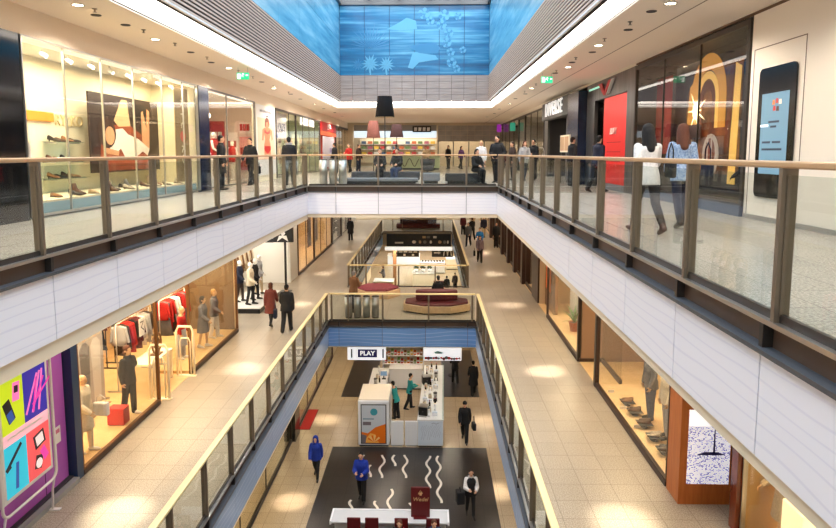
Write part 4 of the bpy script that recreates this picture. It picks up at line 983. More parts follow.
t=thing('shop_sign','pale blue glowing band over the far shop with a black lettered box','sign',(-3,YEND-.4,2.6)); bx('band',mat('band_glow',(206,226,240),.4,emis=.9),-6.5,.45,YEND-.42,YEND-.3,2.45,3.0,parent=t); bx('upper_band',GREYP,-6.5,.45,YEND-.40,YEND-.3,3.0,3.5,parent=t); bx('box',BLACK,-1.55,.0,YEND-.62,YEND-.42,2.9,3.4,parent=t)
b=MB(); B=basis((0,YEND-.622,0),'-y')
for k in range(4): b.plate([(-1.42+k*.36,3.0),(-1.2+k*.36,3.0),(-1.16+k*.36,3.3),(-1.42+k*.36,3.3)],B,0,.006); 
b.build('lettering',WHITE,t)
t=thing('wall_shelf','long shelf of coloured goods along the back of the far shop','shelf',(-3,YEND+2.7,.4))
bx('back_panel',CREAM,-6.4,.5,YEND+2.85,YEND+2.95,.3,2.4,parent=t)
for z in(1.0,1.5,1.95): bx('shelf_board',WHITE,-6.4,.5,YEND+2.45,YEND+2.85,z-.03,z,parent=t)
cols=[(206,170,70),(160,50,46),(200,196,186),(70,90,116),(176,96,56),(96,116,70),(150,80,96)]
for k in range(36):
    z=(1.0,1.5,1.95)[k%3]; c=cols[(k*5)%7]; n=['yellow','red','white','blue','orange','green','pink'][(k*5)%7]; x=-6.2+(k//3)*.56
    o=MB().box(x,x+.40,YEND+2.5,YEND+2.72,z+.002,z+.26).build('goods_box',mat('goods_'+n,c,.5),None,.01); tag(o,'%s %s box from the left on the %s shelf of the far shop'%(ORD[k//3],n,('lowest','middle','top')[k%3]),'box','boxes in the far shop')
SH_L.append(('area','shop_lamp',(-3,YEND+1.4,3.2),6,2,170,{'col':(255,244,226)})); SH_L.append(('area','shop_lamp',(3,YEND+1.4,3.2),4,2,90,{'col':(255,236,210)}))
t=thing('shop_counter','pale green counter with beige top and dark looping line at the far end','counter',(-.8,45,0))
bx('body',mat('pale_green',(190,204,160),.5),-2.6,.62,44.7,45.5,.1,1.0,parent=t,bevel=.02); bx('worktop',mat('beige_top',(226,190,146),.4),-2.66,.68,44.64,45.56,1.0,1.07,parent=t); bx('plinth',DARKG,-2.5,.55,44.78,45.4,0,.1,parent=t)
b=MB(); B=basis((0,44.7,0),'-y'); b.ribbon([(-2.4+.09*i,.5+.28*math.sin(i*.8)) for i in range(18)],.05,B,0,.01); b.ribbon([(-.4+.34*math.cos(i*PI/10),.55+.34*math.sin(i*PI/10)) for i in range(21)],.05,B,0,.01); b.build('motif',mat('motif_brown',(70,50,40),.6),t)
t=thing('lounge_chair','dark tub chair before the pale green counter','chair',(-.2,38,0)); MB().lathe((0,0,0),[(.34,.1),(.40,.42),(.30,.44)],18).build('seat',UPH,t,world=False)
b=MB(); rs=[]
for i in range(13):
    a=PI*.0+PI*i/12; c,s_=math.cos(a),math.sin(a); rs.append([(.34*c,.34*s_,.4),(.42*c,.42*s_,.4),(.44*c,.44*s_,.82),(.37*c,.37*s_,.82)])
b.rings(rs); b.build('backrest',UPH,t,world=False); MB().lathe((0,0,0),[(.26,0),(.26,.03),(.05,.05),(.05,.12)],16).build('base',BLACK,t,world=False)

# ---- right side of the upper floor
RX=WR2; ZR=3.62
walls(1,RX,[(-8,11.72,0,CZ),(23.6,32.5,3.6,CZ),(32.3,54,3.5,CZ),(11.72,23.6,ZR,CZ)],mat('right_wall_white',(240,230,216),.55))
struct(bx('trim',mat('shadow_gap',(96,72,54),.8),RX-.01,RX+.02,-8,18.2,ZR-.0,ZR+.05))
b=MB()
for a in ((10.03,10.045,.02,3.0),(11.6,11.615,.02,3.0),(10.03,11.615,2.985,3.0)): b.box(RX-.006,RX+.001,a[0],a[1],a[2],a[3])
for y in (3.5,6.4,8.6): b.box(RX-.004,RX+.001,y,y+.012,0,ZR)
struct(b.build('trim',mat('panel_gap',(120,104,92),.8)))
struct(bx('baseboard_right',ALU,RX-.012,RX,-8,11.72,0,.08))
t=thing('info_kiosk','tall black touch screen with rounded corners set in the white wall','screen',(RX,10.78,.45))
def rr(y0,y1,z0,z1,r,n=6):
    p=[]
    for cy_,cz_,a0 in((y1-r,z1-r,0),(y0+r,z1-r,90),(y0+r,z0+r,180),(y1-r,z0+r,270)):
        for i in range(n+1):
            a=D(a0+90*i/n); p.append((cy_+r*math.cos(a),cz_+r*math.sin(a)))
    return p
Bk=(Vector((RX,0,0)),Vector((0,-1,0)),Vector((0,0,1)),Vector((-1,0,0)))
MB().plate(rr(-11.33,-10.2,.42,2.62,.10),Bk,.008,.035).build('housing',mat('kiosk_black',(10,10,12),.15),t)
m=mat('kiosk_screen',(110,146,168),.2,emis=.35,ecol=(120,160,184)); MB().plate([(-11.2,.82),(-10.36,.82),(-10.36,2.18),(-11.2,2.18)],Bk,.035,.037).build('display',m,t)
b=MB()
for k,(u,v,c) in enumerate([(-10.86,1.98,0),(-10.76,2.0,1),(-10.66,1.98,2),(-10.83,1.88,1),(-10.73,1.87,3)]): b.plate([(u,v),(u+.085,v),(u+.075,v+.08),(u+.01,v+.08)],Bk,.037,.039,c)
b.build('logo',[mat('logo_orange',(220,130,70),.4,emis=.3),mat('logo_red',(190,60,50),.4,emis=.3),mat('logo_cream',(230,220,200),.4,emis=.3),mat('logo_brown',(80,50,40),.4)],t)
b=MB()
for (u0,u1,v) in ((-10.95,-10.62,1.68),(-10.88,-10.7,1.60),(-11.12,-10.86,1.34),(-10.8,-10.55,1.34),(-11.12,-10.5,1.22)): b.plate([(u0,v),(u1,v),(u1,v+.035),(u0,v+.035)],Bk,.037,.039)
b.build('screen_lettering',mat('screen_ink',(40,60,84),.4),t)
bx('tag_light',mat('screen_white',(230,240,246),.4,emis=.8),RX-.04,RX-.036,10.95,11.2,1.62,1.66,parent=t)
# advert window
window(RX,11.78,18.12,.2,3.58,[13.9,16.0],DARKST,1,.10,base=mat('blue_sill',(66,82,104),.4),base_h=.2)
DB=vary('advert_dark',(16,18,30),(34,40,62),1.2,.5)
room(1,RX,11.75,18.15,2.4,0,3.58,mat('advert_wall',(46,40,46),.6),cm=DARKG)
shoplight(RX+1.2,13.4,3.5,22,1.2,1.5,(255,220,160)); shoplight(RX+1.2,16.8,3.5,45,1.2,1.5,(255,220,180))
XA=RX+.75
t=thing('advert_picture','huge dark advert with a golden arch, a bright burst and golden column','advert',(XA,14.6,.3))
bx('board',DB,XA,XA+.06,12.2,17.2,.3,3.4,parent=t); Ba=(Vector((XA,0,0)),Vector((0,-1,0)),Vector((0,0,1)),Vector((-1,0,0)))
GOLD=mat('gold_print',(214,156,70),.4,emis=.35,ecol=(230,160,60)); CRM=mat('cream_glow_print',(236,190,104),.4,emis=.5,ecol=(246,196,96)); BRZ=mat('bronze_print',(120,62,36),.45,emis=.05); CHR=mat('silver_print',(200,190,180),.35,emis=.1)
AMB=vary('amber_print',(52,30,22),(176,108,46),1.6,.5,detail=2.)
def U(y,z): return (-y,z)
MB().plate([U(16.5,.7),U(13.55,.7),U(13.55,3.15),U(15.9,3.25),U(16.4,2.6)],Ba,0,.008).build('amber_print',AMB,t)
b=MB()
n=16
def arch(cy_,zc_,ro,ri,zb,m,d0,d1):
    o=[U(cy_+ro,zb)]+[U(cy_+ro*math.cos(a),zc_+ro*1.1*math.sin(a)) for a in [PI*i/n for i in range(n+1)]]+[U(cy_-ro,zb)]
    i_=[U(cy_+ri,zb)]+[U(cy_+ri*math.cos(a),zc_+ri*1.1*math.sin(a)) for a in [PI*i/n for i in range(n+1)]]+[U(cy_-ri,zb)]
    for k in range(len(o)-1): b.plate([o[k],o[k+1],i_[k+1],i_[k]],Ba,d0,d1,m)
arch(15.2,2.45,.95,.60,1.75,0,0,.02); arch(15.2,2.42,.60,.44,1.75,1,0,.024); arch(15.2,2.38,.44,.26,1.9,2,0,.018)
b.plate([U(16.35,1.6),U(15.85,1.6),U(15.7,2.6),U(15.8,3.0),U(16.2,2.8)],Ba,0,.026,0)
b.plate([U(14.0,.5),U(13.68,.5),U(13.6,3.0),U(13.85,3.1)],Ba,0,.022,1); b.plate([U(14.22,1.3),U(14.02,1.3),U(13.95,3.0),U(14.1,3.1)],Ba,0,.016,2)
b.build('arch_print',[GOLD,CRM,BRZ],t)
b=MB()
for i in range(14):
    a=2*PI*i/14; r=.55 if i%2 else .28; c,s_=math.cos(a),math.sin(a); b.plate([(-15.75-s_*.03,2.2+c*.03),(-15.75+c*r,2.2+s_*r),(-15.75+s_*.03,2.2-c*.03)],Ba,.027+.0006*i,.030+.0006*i)
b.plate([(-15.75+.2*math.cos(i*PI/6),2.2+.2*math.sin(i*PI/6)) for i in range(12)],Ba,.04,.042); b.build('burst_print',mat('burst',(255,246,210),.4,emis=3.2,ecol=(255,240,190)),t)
b=MB(); b.plate([U(14.9+.42*math.cos(i*PI/8),1.12+.5*math.sin(i*PI/8)) for i in range(16)],Ba,.01,.03,0); b.plate([U(14.9+.26*math.cos(i*PI/8),1.16+.36*math.sin(i*PI/8)) for i in range(16)],Ba,.03,.04,1)
for k in(-.1,.1): b.plate([U(14.9+k+.03,.8),U(14.9+k-.03,.8),U(14.9+k-.03,1.6),U(14.9+k+.03,1.6)],Ba,.04,.05,0)
b.build('flask_print',[CHR,BRZ],t)
t=thing('hanging_banner','wide dull red banner hanging in the dark advert window','banner',(XA-.2,17,.8)); bx('cloth',mat('dull_red',(150,40,36),.7),XA-.22,XA-.2,16.9,18.0,1.15,3.2,parent=t); bx('rod',BLACK,XA-.24,XA-.19,16.8,18.05,3.2,3.24,parent=t)
t=thing('shop_sign','white letters O FI on a dark strip low in the advert window, cream sheet below','sign',(XA-.1,16.1,1.2)); bx('strip',BLACK,XA-.12,XA-.1,15.3,17.0,1.5,1.86,parent=t); text('lettering','O FI',(XA-.125,16.3,1.68),'-x',.34,mat('letter_white',(240,236,226),.4,emis=.5),t,bold=.008); bx('sheet',mat('cream_sheet',(236,222,176),.5),XA-.12,XA-.1,15.75,16.7,1.0,1.5,parent=t)
for k,(y,c) in enumerate([(12.6,'navy'),(17.4,'darkbrown')]):
    person((RX+.45,y,.03),PI/2,'display','%s mannequin standing low in the dark advert window'%('near end' if k==0 else 'far end'),('jacket',c),('trousers','black'),None,1.2,MANQB,None,None,'mannequin','mannequin')
# steel portal with red door panel
PORT=vary('portal_steel',(76,74,74),(104,102,100),1.2,.3,.5,stretch=(1,6,.6))
walls(1,RX-.04,[(18.15,18.85,0,3.6),(22.5,23.6,0,3.6),(18.85,22.5,2.98,3.6)],PORT)
room(1,RX,18.2,23.6,1.6,0,3.0,DARKG,cm=DARKG)
t=thing('door_panel','tall red panel with small white letters BUTY beside a black doorway','panel',(RX,20.2,0)); bx('panel',mat('bright_red',(226,20,18),.35),RX-.02,RX+.04,18.87,21.35,.2,2.96,parent=t); bx('base',mat('panel_base',(120,126,134),.4),RX-.02,RX+.04,18.87,21.35,.0,.2,parent=t); text('lettering','BUTY',(RX-.028,20.2,1.85),'-x',.30,mat('letter_pink',(255,226,216),.4),t,shear=.25)
b=MB()
for z in (1.5,1.2,.9): b.box(RX-.024,RX-.02,19.4,20.9,z,z+.02)
b.build('panel_line',mat('dark_red_line',(150,14,14),.5),t)
t=thing('shop_sign','red and white chevron emblem on the steel portal above the red panel','sign',(RX-.05,21,3.1)); B=(Vector((RX-.06,0,0)),Vector((0,-1,0)),Vector((0,0,1)),Vector((-1,0,0)))
b=MB(); b.plate([(-21.9,3.48),(-21.5,3.48),(-21.05,3.12),(-21.25,3.06)],B,0,.03,0); b.plate([(-21.25,3.06),(-21.0,3.12),(-20.45,3.5),(-20.75,3.5)],B,0,.03,0); b.build('emblem',mat('emblem_red',(220,60,60),.4),t)
b=MB(); b.plate([(-20.95,3.06),(-20.8,3.1),(-20.2,3.5),(-20.4,3.5)],B,0,.03); b.plate([(-20.7,3.06),(-20.58,3.1),(-20.0,3.5),(-20.14,3.5)],B,0,.03); b.build('emblem_bar',mat('emblem_grey',(190,190,190),.4),t)
bx('strip_light',mat('mint_glow',(150,214,190),.4,emis=.8),RX-.06,RX-.04,21.9,23.3,3.38,3.44,parent=t)
# DIVERSE
b=MB(); b.box(RX-.35,RX+.1,23.66,25.45,0,3.45); struct(b.build('pillar',vary('night_blue',(18,26,48),(26,40,66),2,.25)))
walls(1,RX,[(25.45,27.3,0,3.6),(31.6,32.5,0,3.6),(27.3,31.6,2.8,3.6)],mat('diverse_front',(70,68,66),.4)); room(1,RX,23.62,32.5,2.5,0,2.9,mat('diverse_inner',(58,54,56),.7),cm=DARKG); shoplight(RX+1.2,25,2.8,30); shoplight(RX+1.3,30,2.8,20)
t=thing('shop_sign','grey sign board with raised white letters DIVERSE over a black doorway','sign',(RX-.1,30.6,2.9)); bx('board',mat('sign_board_grey',(62,60,58),.5),RX-.34,RX-.02,25.5,31.3,2.72,3.5,parent=t); text('lettering','DIVERSE',(RX-.37,28.4,3.12),'-x',.86,mat('sign_letter_white',(250,250,250),.4,emis=.45),t,ext=.02,bold=.0,spacing=1.28)
t=thing('poster_stand','beige framed board with two panels before the navy pillar','stand',(5.1,24.3,0)); bx('panel',CREAM,5.08,5.14,23.5,25.1,1.2,1.85,parent=t); b=MB(); b.box(5.07,5.08,23.58,24.25,1.26,1.79); b.box(5.07,5.08,24.35,25.02,1.26,1.79); b.build('picture',mat('board_tan',(190,150,110),.6),t)
for y in(23.6,25.0): MB().cyl((5.11,y,0),(5.11,y,1.2),.02).build('leg',DARKST,t)
t=thing('clothes_rack','chrome clothes rack with black garments outside the black doorway','rack',(4.9,29.5,0)); b=MB()
for y in(28.7,30.3): b.tube([(4.7,y,0),(4.7,y,1.25),(4.75,y,1.4),(5.05,y,1.4),(5.1,y,1.25),(5.1,y,0)],.022)
b.build('frame',ALU,t); MB().cyl((4.9,28.7,1.4),(4.9,30.3,1.4),.02).build('hanging_rail',ALU,t)
for k,(y,z,h,c,lab) in enumerate([(43.,2.65,.55,(60,170,140),'small green glowing sign projecting from the right gallery shops'),(51.5,2.85,.6,(170,50,190),'small purple glowing sign at the far end of the right gallery')]):
    t=thing('projecting_sign',lab,'sign',(RX-.3,y,z)); bx('sign_panel',mat('proj_%d'%k,c,.4,emis=.35),RX-.45,RX-.1,y-.06,y+.06,z,z+h,parent=t); bx('arm',DARKST,RX-.1,RX,y-.02,y+.02,z+h/2-.03,z+h/2+.03,parent=t)
window(RX,32.55,39.0,.04,3.5,[34.7,36.9],DARKST,1,.08); room(1,RX,32.55,41.9,2.5,0,3.5,mat('grey_shop_wall',(150,144,136),.7)); shoplight(RX+1.2,36,3.4,35)
for k,(x,y,c,l) in enumerate([(6.3,34.,'white','navy'),(6.4,36.2,'black','beige'),(6.3,38.4,'red','black'),(6.3,44.6,'navy','black'),(6.3,47.,'cream','denim')]):
    person((x,y,.0),2.6,'display','%s mannequin from the near end in the windows beyond the black doorway, %s top'%(ORD[k],c),('jacket',c),('slim',l),None,1.8,MANQ,SHOEB,'mannequins in the far right windows','mannequin','mannequin')
window(RX,39.1,41.9,.04,3.5,[],DARKST,1,.2)
window(RX,42.0,53.9,.04,3.5,[44.4,46.8,49.2,51.6],DARKST,1,.12); room(1,RX,42.,YEND,2.5,0,3.5,MT['grey_shop_wall']); shoplight(RX+1.2,47,3.4,40)
# ================================================================== SHOPS OF THE MIDDLE FLOOR
ZH=-2.25            # head of the shop fronts
walls(-1,WL1,[(-8,60,ZH,-1.08),(-8,5,L1,ZH)],BANDM)
walls(1,WR1+.35,[(-8,60,ZH,-1.08),(-8,4,L1,ZH)],BANDM)
PURP=vary('purple_wall',(176,88,190),(190,104,200),1.5,.45)
# --- purple shop and its light board
walls(-1,WL1-.12,[(5,11.9,L1,ZH)],PURP,'wall_left')
b=MB()
for y in (9.3,11.15): b.box(WL1-.125,WL1-.115,y,y+.015,L1+.1,ZH)
struct(b.build('trim',mat('purple_gap',(96,38,104),.7)))
struct(bx('baseboard_left',GREYP,WL1-.12,WL1+.10,5,11.9,L1,L1+.10)); struct(bx('trim',DARKG,WL1-.12,WL1-.02,5,11.9,L1+.10,L1+.13))
t=thing('notice','small white notice on the purple wall by the dark blue pillar','notice',(WL1-.1,11.6,-4.4)); bx('sheet',WHITE,WL1-.118,WL1-.112,11.52,11.70,-4.45,-4.12,parent=t); bx('logo',mat('notice_pink',(210,120,150),.5),WL1-.112,WL1-.109,11.55,11.67,-4.25,-4.17,parent=t)
t=thing('light_board','freestanding lit advert board with four coloured fields, in a white tube frame','sign',(-6.93,10.25,L1))
TUB=mat('tube_white',(232,230,226),.35)
def loop(x,y0,y1,z0,z1,r): return [(x,a,c) for a,c in rr(y0,y1,z0,z1,r)]
MB().tube(loop(-6.93,9.5,10.97,-4.78,-2.2,.16),.026,8,0,True).build('tube_frame',TUB,t); MB().tube(loop(-7.13,9.62,11.05,-4.70,-2.28,.16),.022,8,0,True).build('tube_frame',TUB,t)
b=MB()
for y in(9.56,10.9): b.tube([(-6.93,y,-4.74),(-6.98,y,-5.0),(-7.0,y,L1+.02)],.022); b.box(-7.12,-6.86,y-.04,y+.04,L1,L1+.02)
b.build('foot',TUB,t)
bx('housing',TUB,-7.06,-6.94,9.56,10.91,-4.58,-2.42,parent=t,bevel=.02)
B=basis((-6.938,0,0),'+x'); EM=.42
b=MB(); b.plate([(9.64,-3.42),(10.2,-3.42),(10.2,-2.52),(9.64,-2.52)],B,0,.004,0); b.plate([(10.2,-3.42),(10.83,-3.42),(10.83,-2.52),(10.2,-2.52)],B,0,.004,1)
b.plate([(9.64,-4.5),(10.2,-4.5),(10.2,-3.62),(9.64,-3.62)],B,0,.004,2); b.plate([(10.2,-4.5),(10.83,-4.5),(10.83,-3.62),(10.2,-3.62)],B,0,.004,3); b.plate([(9.64,-3.62),(10.83,-3.62),(10.83,-3.42),(9.64,-3.42)],B,0,.004,4)
b.build('lit_field',[mat('field_lime',(200,226,30),.4,emis=EM),mat('field_violet',(50,40,170),.4,emis=EM*.9),mat('field_cyan',(40,196,226),.4,emis=EM),mat('field_coral',(244,90,96),.4,emis=EM),mat('field_pink',(250,190,204),.4,emis=EM)],t)
b=MB(); PK,DK,BL,SV,MG=0,1,2,3,4
def rq(c,w,h,a,m,d):
    ca,sa=math.cos(a),math.sin(a); b.plate([(c[0]+u*ca-v*sa,c[1]+u*sa+v*ca) for u,v in((-w,-h),(w,-h),(w,h),(-w,h))],B,.004,d,m)
rq((9.82,-3.06),.09,.2,.35,DK,.008); rq((9.85,-3.16),.07,.1,.35,BL,.010); rq((10.02,-2.78),.09,.16,-.1,PK,.008); rq((10.02,-2.74),.05,.06,-.1,DK,.010)
for k in range(3): rq((10.42+.12*k,-2.98),.022,.36,-.5+.15*k,PK,.008+.001*k); rq((10.5+.09*k,-3.02),.016,.3,-.2-.4*k,MG,.012+.001*k)
rq((9.86,-3.86),.03,.26,-.9,DK,.008); rq((9.92,-4.2),.035,.22,-.1,BL,.009); rq((9.72,-4.0),.06,.03,.4,DK,.010)
rq((10.55,-3.86),.15,.13,.2,DK,.008); rq((10.55,-3.86),.10,.09,.2,SV,.010); rq((10.5,-4.26),.10,.12,-.3,DK,.008); b.plate([(10.5+.09*math.cos(i*PI/5),-4.28+.09*math.sin(i*PI/5)) for i in range(10)],B,.004,.011,SV); rq((10.66,-4.16),.07,.12,.5,MG,.009)
b.build('picture',[mat('pic_pink',(240,120,190),.4,emis=.5),mat('pic_dark',(40,30,44),.4),mat('pic_blue',(50,90,180),.4,emis=.3),mat('pic_pale',(244,226,226),.4,emis=.5),mat('pic_magenta',(226,60,170),.4,emis=.5)],t)
b=MB(); b.ribbon([(9.75+.09*i,-3.52+.02*(i%2)) for i in range(11)],.035,B,.004,.008); b.build('caption',WHITE,t)
b=MB(); b.box(WL1-.3,WL1+.05,11.92,12.14,L1,ZH); struct(b.build('pillar',mat('petrol_blue',(30,58,92),.35)))
# --- clothes shop
BRZF=mat('bronze_frame',(120,84,52),.35,.6)
window(WL1,12.16,15.85,L1+.1,ZH,[],BRZF,-1,.07,base=mat('dark_sill',(70,50,40),.5),base_h=.1)
room(-1,WL1,12.16,22.68,3.6,L1,ZH,WARMW,WARMF)
struct(bx('floor',WARMF,WL1-1.2,WL1-.06,12.2,15.8,L1+.012,L1+.1)); 
t=thing('rug','red carpet strip between the clothes shop window and its racks','rug',(WL1-1.7,14.5,L1)); bx('pile',mat('red_rug',(180,32,26),.9),WL1-2.2,WL1-1.34,13.4,15.9,L1+.012,L1+.024,parent=t); bx('border',mat('dark_rug',(120,20,18),.9),WL1-2.24,WL1-1.30,13.36,15.94,L1+.012,L1+.018,parent=t)
for y in (13.2,15.2,17.,19.2,21.3): shoplight(WL1-1.4,y,ZH-.06,95,1.8,1.4,(255,226,178))
for y in (12.9,14.6,19.6,21.2): shoplight(WL1-.4,y,ZH-.06,38,.5,1.2,(255,232,196))  # fill lights added close to the glass to brighten the dark mannequins
t=thing('photo_panel','tall grey photo panel of three dressed figures inside the clothes shop window','picture',(-8.3,14.5,L1)); bx('board',mat('photo_grey',(176,166,158),.5),-8.36,-8.3,13.7,15.35,-5.05,-2.7,parent=t); bx('support',DARKST,-8.41,-8.36,14.4,14.6,L1+.026,-2.8,parent=t)
B=basis((-8.3,0,0),'+x'); b=MB()
for k,(y,m_) in enumerate([(14.0,0),(14.5,1),(15.0,2)]):
    b.plate([(y-.16,-5.0),(y+.16,-5.0),(y+.2,-4.1),(y+.22,-3.5),(y+.08,-3.36),(y-.08,-3.36),(y-.22,-3.5),(y-.18,-4.1)],B,0,.003,m_); b.plate([(y+.1*math.cos(i*PI/5),-3.2+.14*math.sin(i*PI/5)) for i in range(10)],B,0,.004,3); b.plate([(y-.11,-3.2),(y+.11,-3.2),(y+.09,-3.03),(y-.09,-3.03)],B,0,.005,4)
b.build('print',[mat('photo_dark',(70,66,66),.5),mat('photo_mid',(110,106,104),.5),mat('photo_light',(206,198,190),.5),mat('photo_skin',(190,160,140),.5),mat('photo_hair',(50,44,42),.5)],t)
# garments on hangers
_ga={}
def garment(loc,rz,kind,col,label,group):
    k=(kind,col)
    if k not in _ga:
        n={'top':'hanging_shirt','coat':'hanging_coat','dress':'hanging_dress'}[kind]; L={'top':.62,'coat':.95,'dress':1.15}[kind]
        t=thing(n,label,'garment',loc,rz,group); b=MB(); rs=[]
        for z,w_,d_ in((-.05,.05,.03),(-.10,.20,.05),(-.2,.19,.06),(-.35,.17,.05),(-L*.7,.19+.03*(kind!='top'),.06),(-L,.20+.10*(kind=='dress')+.04*(kind=='coat'),.07)):
            rs.append([(w_*math.cos(2*PI*i/14),.75*d_*math.sin(2*PI*i/14)*(1+.25*math.cos(5*2*PI*i/14)),z) for i in range(14)])
        b.rings(rs)
        if kind!='dress':
            for s in(-1,1): cap(b,(.17*s,0,-.13),(.24*s,.01,-.13-L*.62),.046,.040,8)
        b.build('cloth',CL[col],t,world=False)
        MB().tube([(-.18,0,-.11),(0,0,-.05),(.18,0,-.11)],.008,6).tube([(0,0,-.05),(.034,0,-.012),(.042,0,.028),(.0,0,.062),(-.036,0,.03)],.006,6).build('hanger',WOODO,t,world=False); _ga[k]=t; return t
    return dup(_ga[k],loc,rz,label,group)
def rack(x,y0,y1,z0,h,label,m=ALU):
    t=thing('clothes_rack',label,'rack',(x,(y0+y1)/2,z0)); MB().cyl((x,y0,z0+h),(x,y1,z0+h),.018).build('hanging_rail',m,t)
    for y in(y0,y1): MB().cyl((x,y,z0+.03),(x,y,z0+h),.018).build('upright',m,t); MB().box(x-.3,x+.3,y-.03,y+.03,z0,z0+.03).build('foot',m,t)
    return t
def fill(x,y0,y1,z,n,kinds,cols,where):
    for i in range(n):
        c=cols[(i*5+i//3)%len(cols)]; kd=kinds[i%len(kinds)]
        garment((x,y0+(y1-y0)*(i+.5)/n,z-.018),R_.uniform(-.2,.2),kd,c,'%s garment from the near end, %s, on the %s'%(ORD[i],{'lightgrey':'light grey','darkbrown':'dark brown'}.get(c,c),where),'garments on the '+where)
F1=L1+.012
rack(-8.9,14.9,16.1,F1+.014,1.95,'clothes rack with fluffy beige coats behind the tall grey photo panel'); fill(-8.9,14.95,16.05,F1+1.964,7,['coat'],['beige','cream','brown'],'rack of fluffy coats')
rack(-8.6,16.6,18.6,F1,1.9,'clothes rack with grey and white tops facing the open shop entrance'); fill(-8.6,16.7,18.5,F1+1.9,11,['top','coat'],['lightgrey','white','burgundy','black','red','darkbrown'],'rack facing the open entrance')
rack(-8.4,18.9,20.9,F1,2.0,'clothes rack with red and black clothes behind the two window mannequins'); fill(-8.4,19.,20.8,F1+2.0,12,['top','dress','coat'],['red','black','white','darkbrown','red','grey'],'rack of red and black clothes')
rack(-9.9,13.,18.5,F1,1.9,'long clothes rack along the back of the warm clothes shop',DARKST); fill(-9.9,13.1,18.4,F1+1.9,22,['top','coat','dress'],['maroon','black','cream','navy','orange','red','beige'],'long rack at the back')
rack(-9.9,19.,22.,F1,1.9,'shorter clothes rack at the back of the warm clothes shop, far end',DARKST); fill(-9.9,19.1,21.9,F1+1.9,12,['coat','top'],['black','burgundy','beige','grey','white'],'shorter rack at the back')
person((-7.48,14.95,L1+.1),-1.9,'model','mannequin in black suit with one hand on hip, by the bronze post','',) if False else None
person((-7.48,14.95,L1+.1),-1.9,'model','mannequin in black suit with one hand on hip, beside the bronze window post',('jacket','black'),('trousers','black'),('bob','chestnut'),1.76,MANQ2,SHOEW,None,'mannequin','mannequin')
person((-7.5,12.95,L1+.1),-1.6,'display','mannequin in cream dress with white bag next to the dark blue pillar',('coat','cream'),('slim','cream'),None,1.74,MANQ2,SHOEW,None,'mannequin','mannequin')
bag('handbag',(-7.22,13.15,L1+.85),1.5,'white handbag with black buckle hanging on the cream dressed mannequin',CL['white'],(.12,.34,.30),.16)
t=thing('display_cube','bright red display cube at the foot of the black suited mannequin','plinth',(-7.5,14.4,L1+.1)); MB().box(-.2,.2,-.15,.15,.02,.42).build('body',RED,t,.01,world=False); MB().box(-.17,.17,-.12,.12,0,.02).build('base',DARKG,t,world=False)
t=thing('sale_poster','small white sale sheet hanging on the grey tops','poster',(-8.3,17.4,-3.9)); bx('sheet',WHITE,-8.24,-8.22,17.2,17.5,-4.0,-3.5,parent=t); b=MB(); B=basis((-8.22,0,0),'+x'); b.ribbon([(17.25,-3.6),(17.45,-3.6),(17.3,-3.75),(17.45,-3.85)],.04,B,0,.003); b.build('print',DARKG,t)
t=thing('display_table','cream display table with round wire stand in the open entrance','table',(-7.9,17.1,L1)); bx('top_board',CREAM,-8.15,-7.55,16.3,17.8,-4.55,-4.5,parent=t)
for y in(16.36,17.74):
    for x in(-8.1,-7.6): MB().box(x-.03,x+.03,y-.03,y+.03,F1,-4.55).build('leg',CREAM,t)
t=thing('ring_stand','round gold ring emblem standing on the cream display table','stand',(-7.85,17.2,-4.5)); MB().tube([(-7.75,17.2+.28*math.cos(2*PI*i/24),-4.18+.28*math.sin(2*PI*i/24)) for i in range(24)],.03,8,0,True).build('ring',BRZF,t); MB().tube([(-7.75,17.2+.16*math.cos(2*PI*i/20),-4.18+.16*math.sin(2*PI*i/20)) for i in range(20)],.02,8,0,True).build('inner_ring',BRZF,t); MB().box(-7.9,-7.65,17.05,17.35,-4.5,-4.46).build('base',BRZF,t)
for k,y in enumerate((16.15,17.95)):
    t=thing('security_gate','%s ivory looped security gate of the open clothes shop entrance'%('nearer','farther')[k],'gate',(WL1-.05,y,L1)); p=[(WL1-.35,y,L1+.02),(WL1-.35,y,L1+1.35),(WL1-.28,y,L1+1.5),(WL1+.08,y,L1+1.5),(WL1+.15,y,L1+1.35),(WL1+.15,y,L1+.02)]
    MB().tube(p,.035).build('loop',CREAM,t); MB().box(WL1-.40,WL1+.20,y-.07,y+.07,L1,L1+.03).build('foot',CREAM,t); MB().tube([(a*.6+(WL1-.1)*.4,q,c*.75+(L1+.1)*.25) for a,q,c in p],.02).build('inner_loop',CREAM,t)
window(WL1,18.05,22.6,L1+.1,ZH,[],BRZF,-1,.06,base=MT['dark_sill'],base_h=.1); struct(bx('floor',vary('tan_display_floor',(206,170,116),(214,180,128),3,.4),WL1-1.0,WL1-.06,18.1,22.55,L1+.012,L1+.1))
person((-7.6,20.4,L1+.1),-1.6,'display','mannequin in dark grey belted dress, nearer of the pair by the brown glass',('coat','grey'),None,('bob','black'),1.74,MANQ2,SHOEW,None,'mannequin','mannequin')
person((-7.6,21.5,L1+.1),-1.5,'display','mannequin in grey top and white trousers, farther of the pair by the brown glass',('jacket','grey'),('trousers','white'),('short','blond'),1.74,MANQ2,SHOEW,None,'mannequin','mannequin')
person((-7.85,19.2,L1+.1),-1.6,'stand','mannequin in long pale skirt and red top behind the dark grey dress',('shirt','red'),('skirt','lightgrey'),None,1.70,MANQ2,SHOEW,None,'mannequin','mannequin')
struct(bx('wall_left',mat('olive_brown_partition',(116,94,68),.35),WL1-3.5,WL1-.1,22.58,22.615,L1+.1,ZH))
WN[0]+=1; BRG=glass_mat('bronze_glass',(150,120,92),.08,.3); w=struct(bx('window_%d'%WN[0],BRZF,WL1-1.3,WL1,22.62,22.68,L1,L1+.12)); o=struct(bx('window_%d_pane'%WN[0],BRG,WL1-1.3,WL1-.02,22.64,22.66,L1+.12,ZH)); o.parent=w
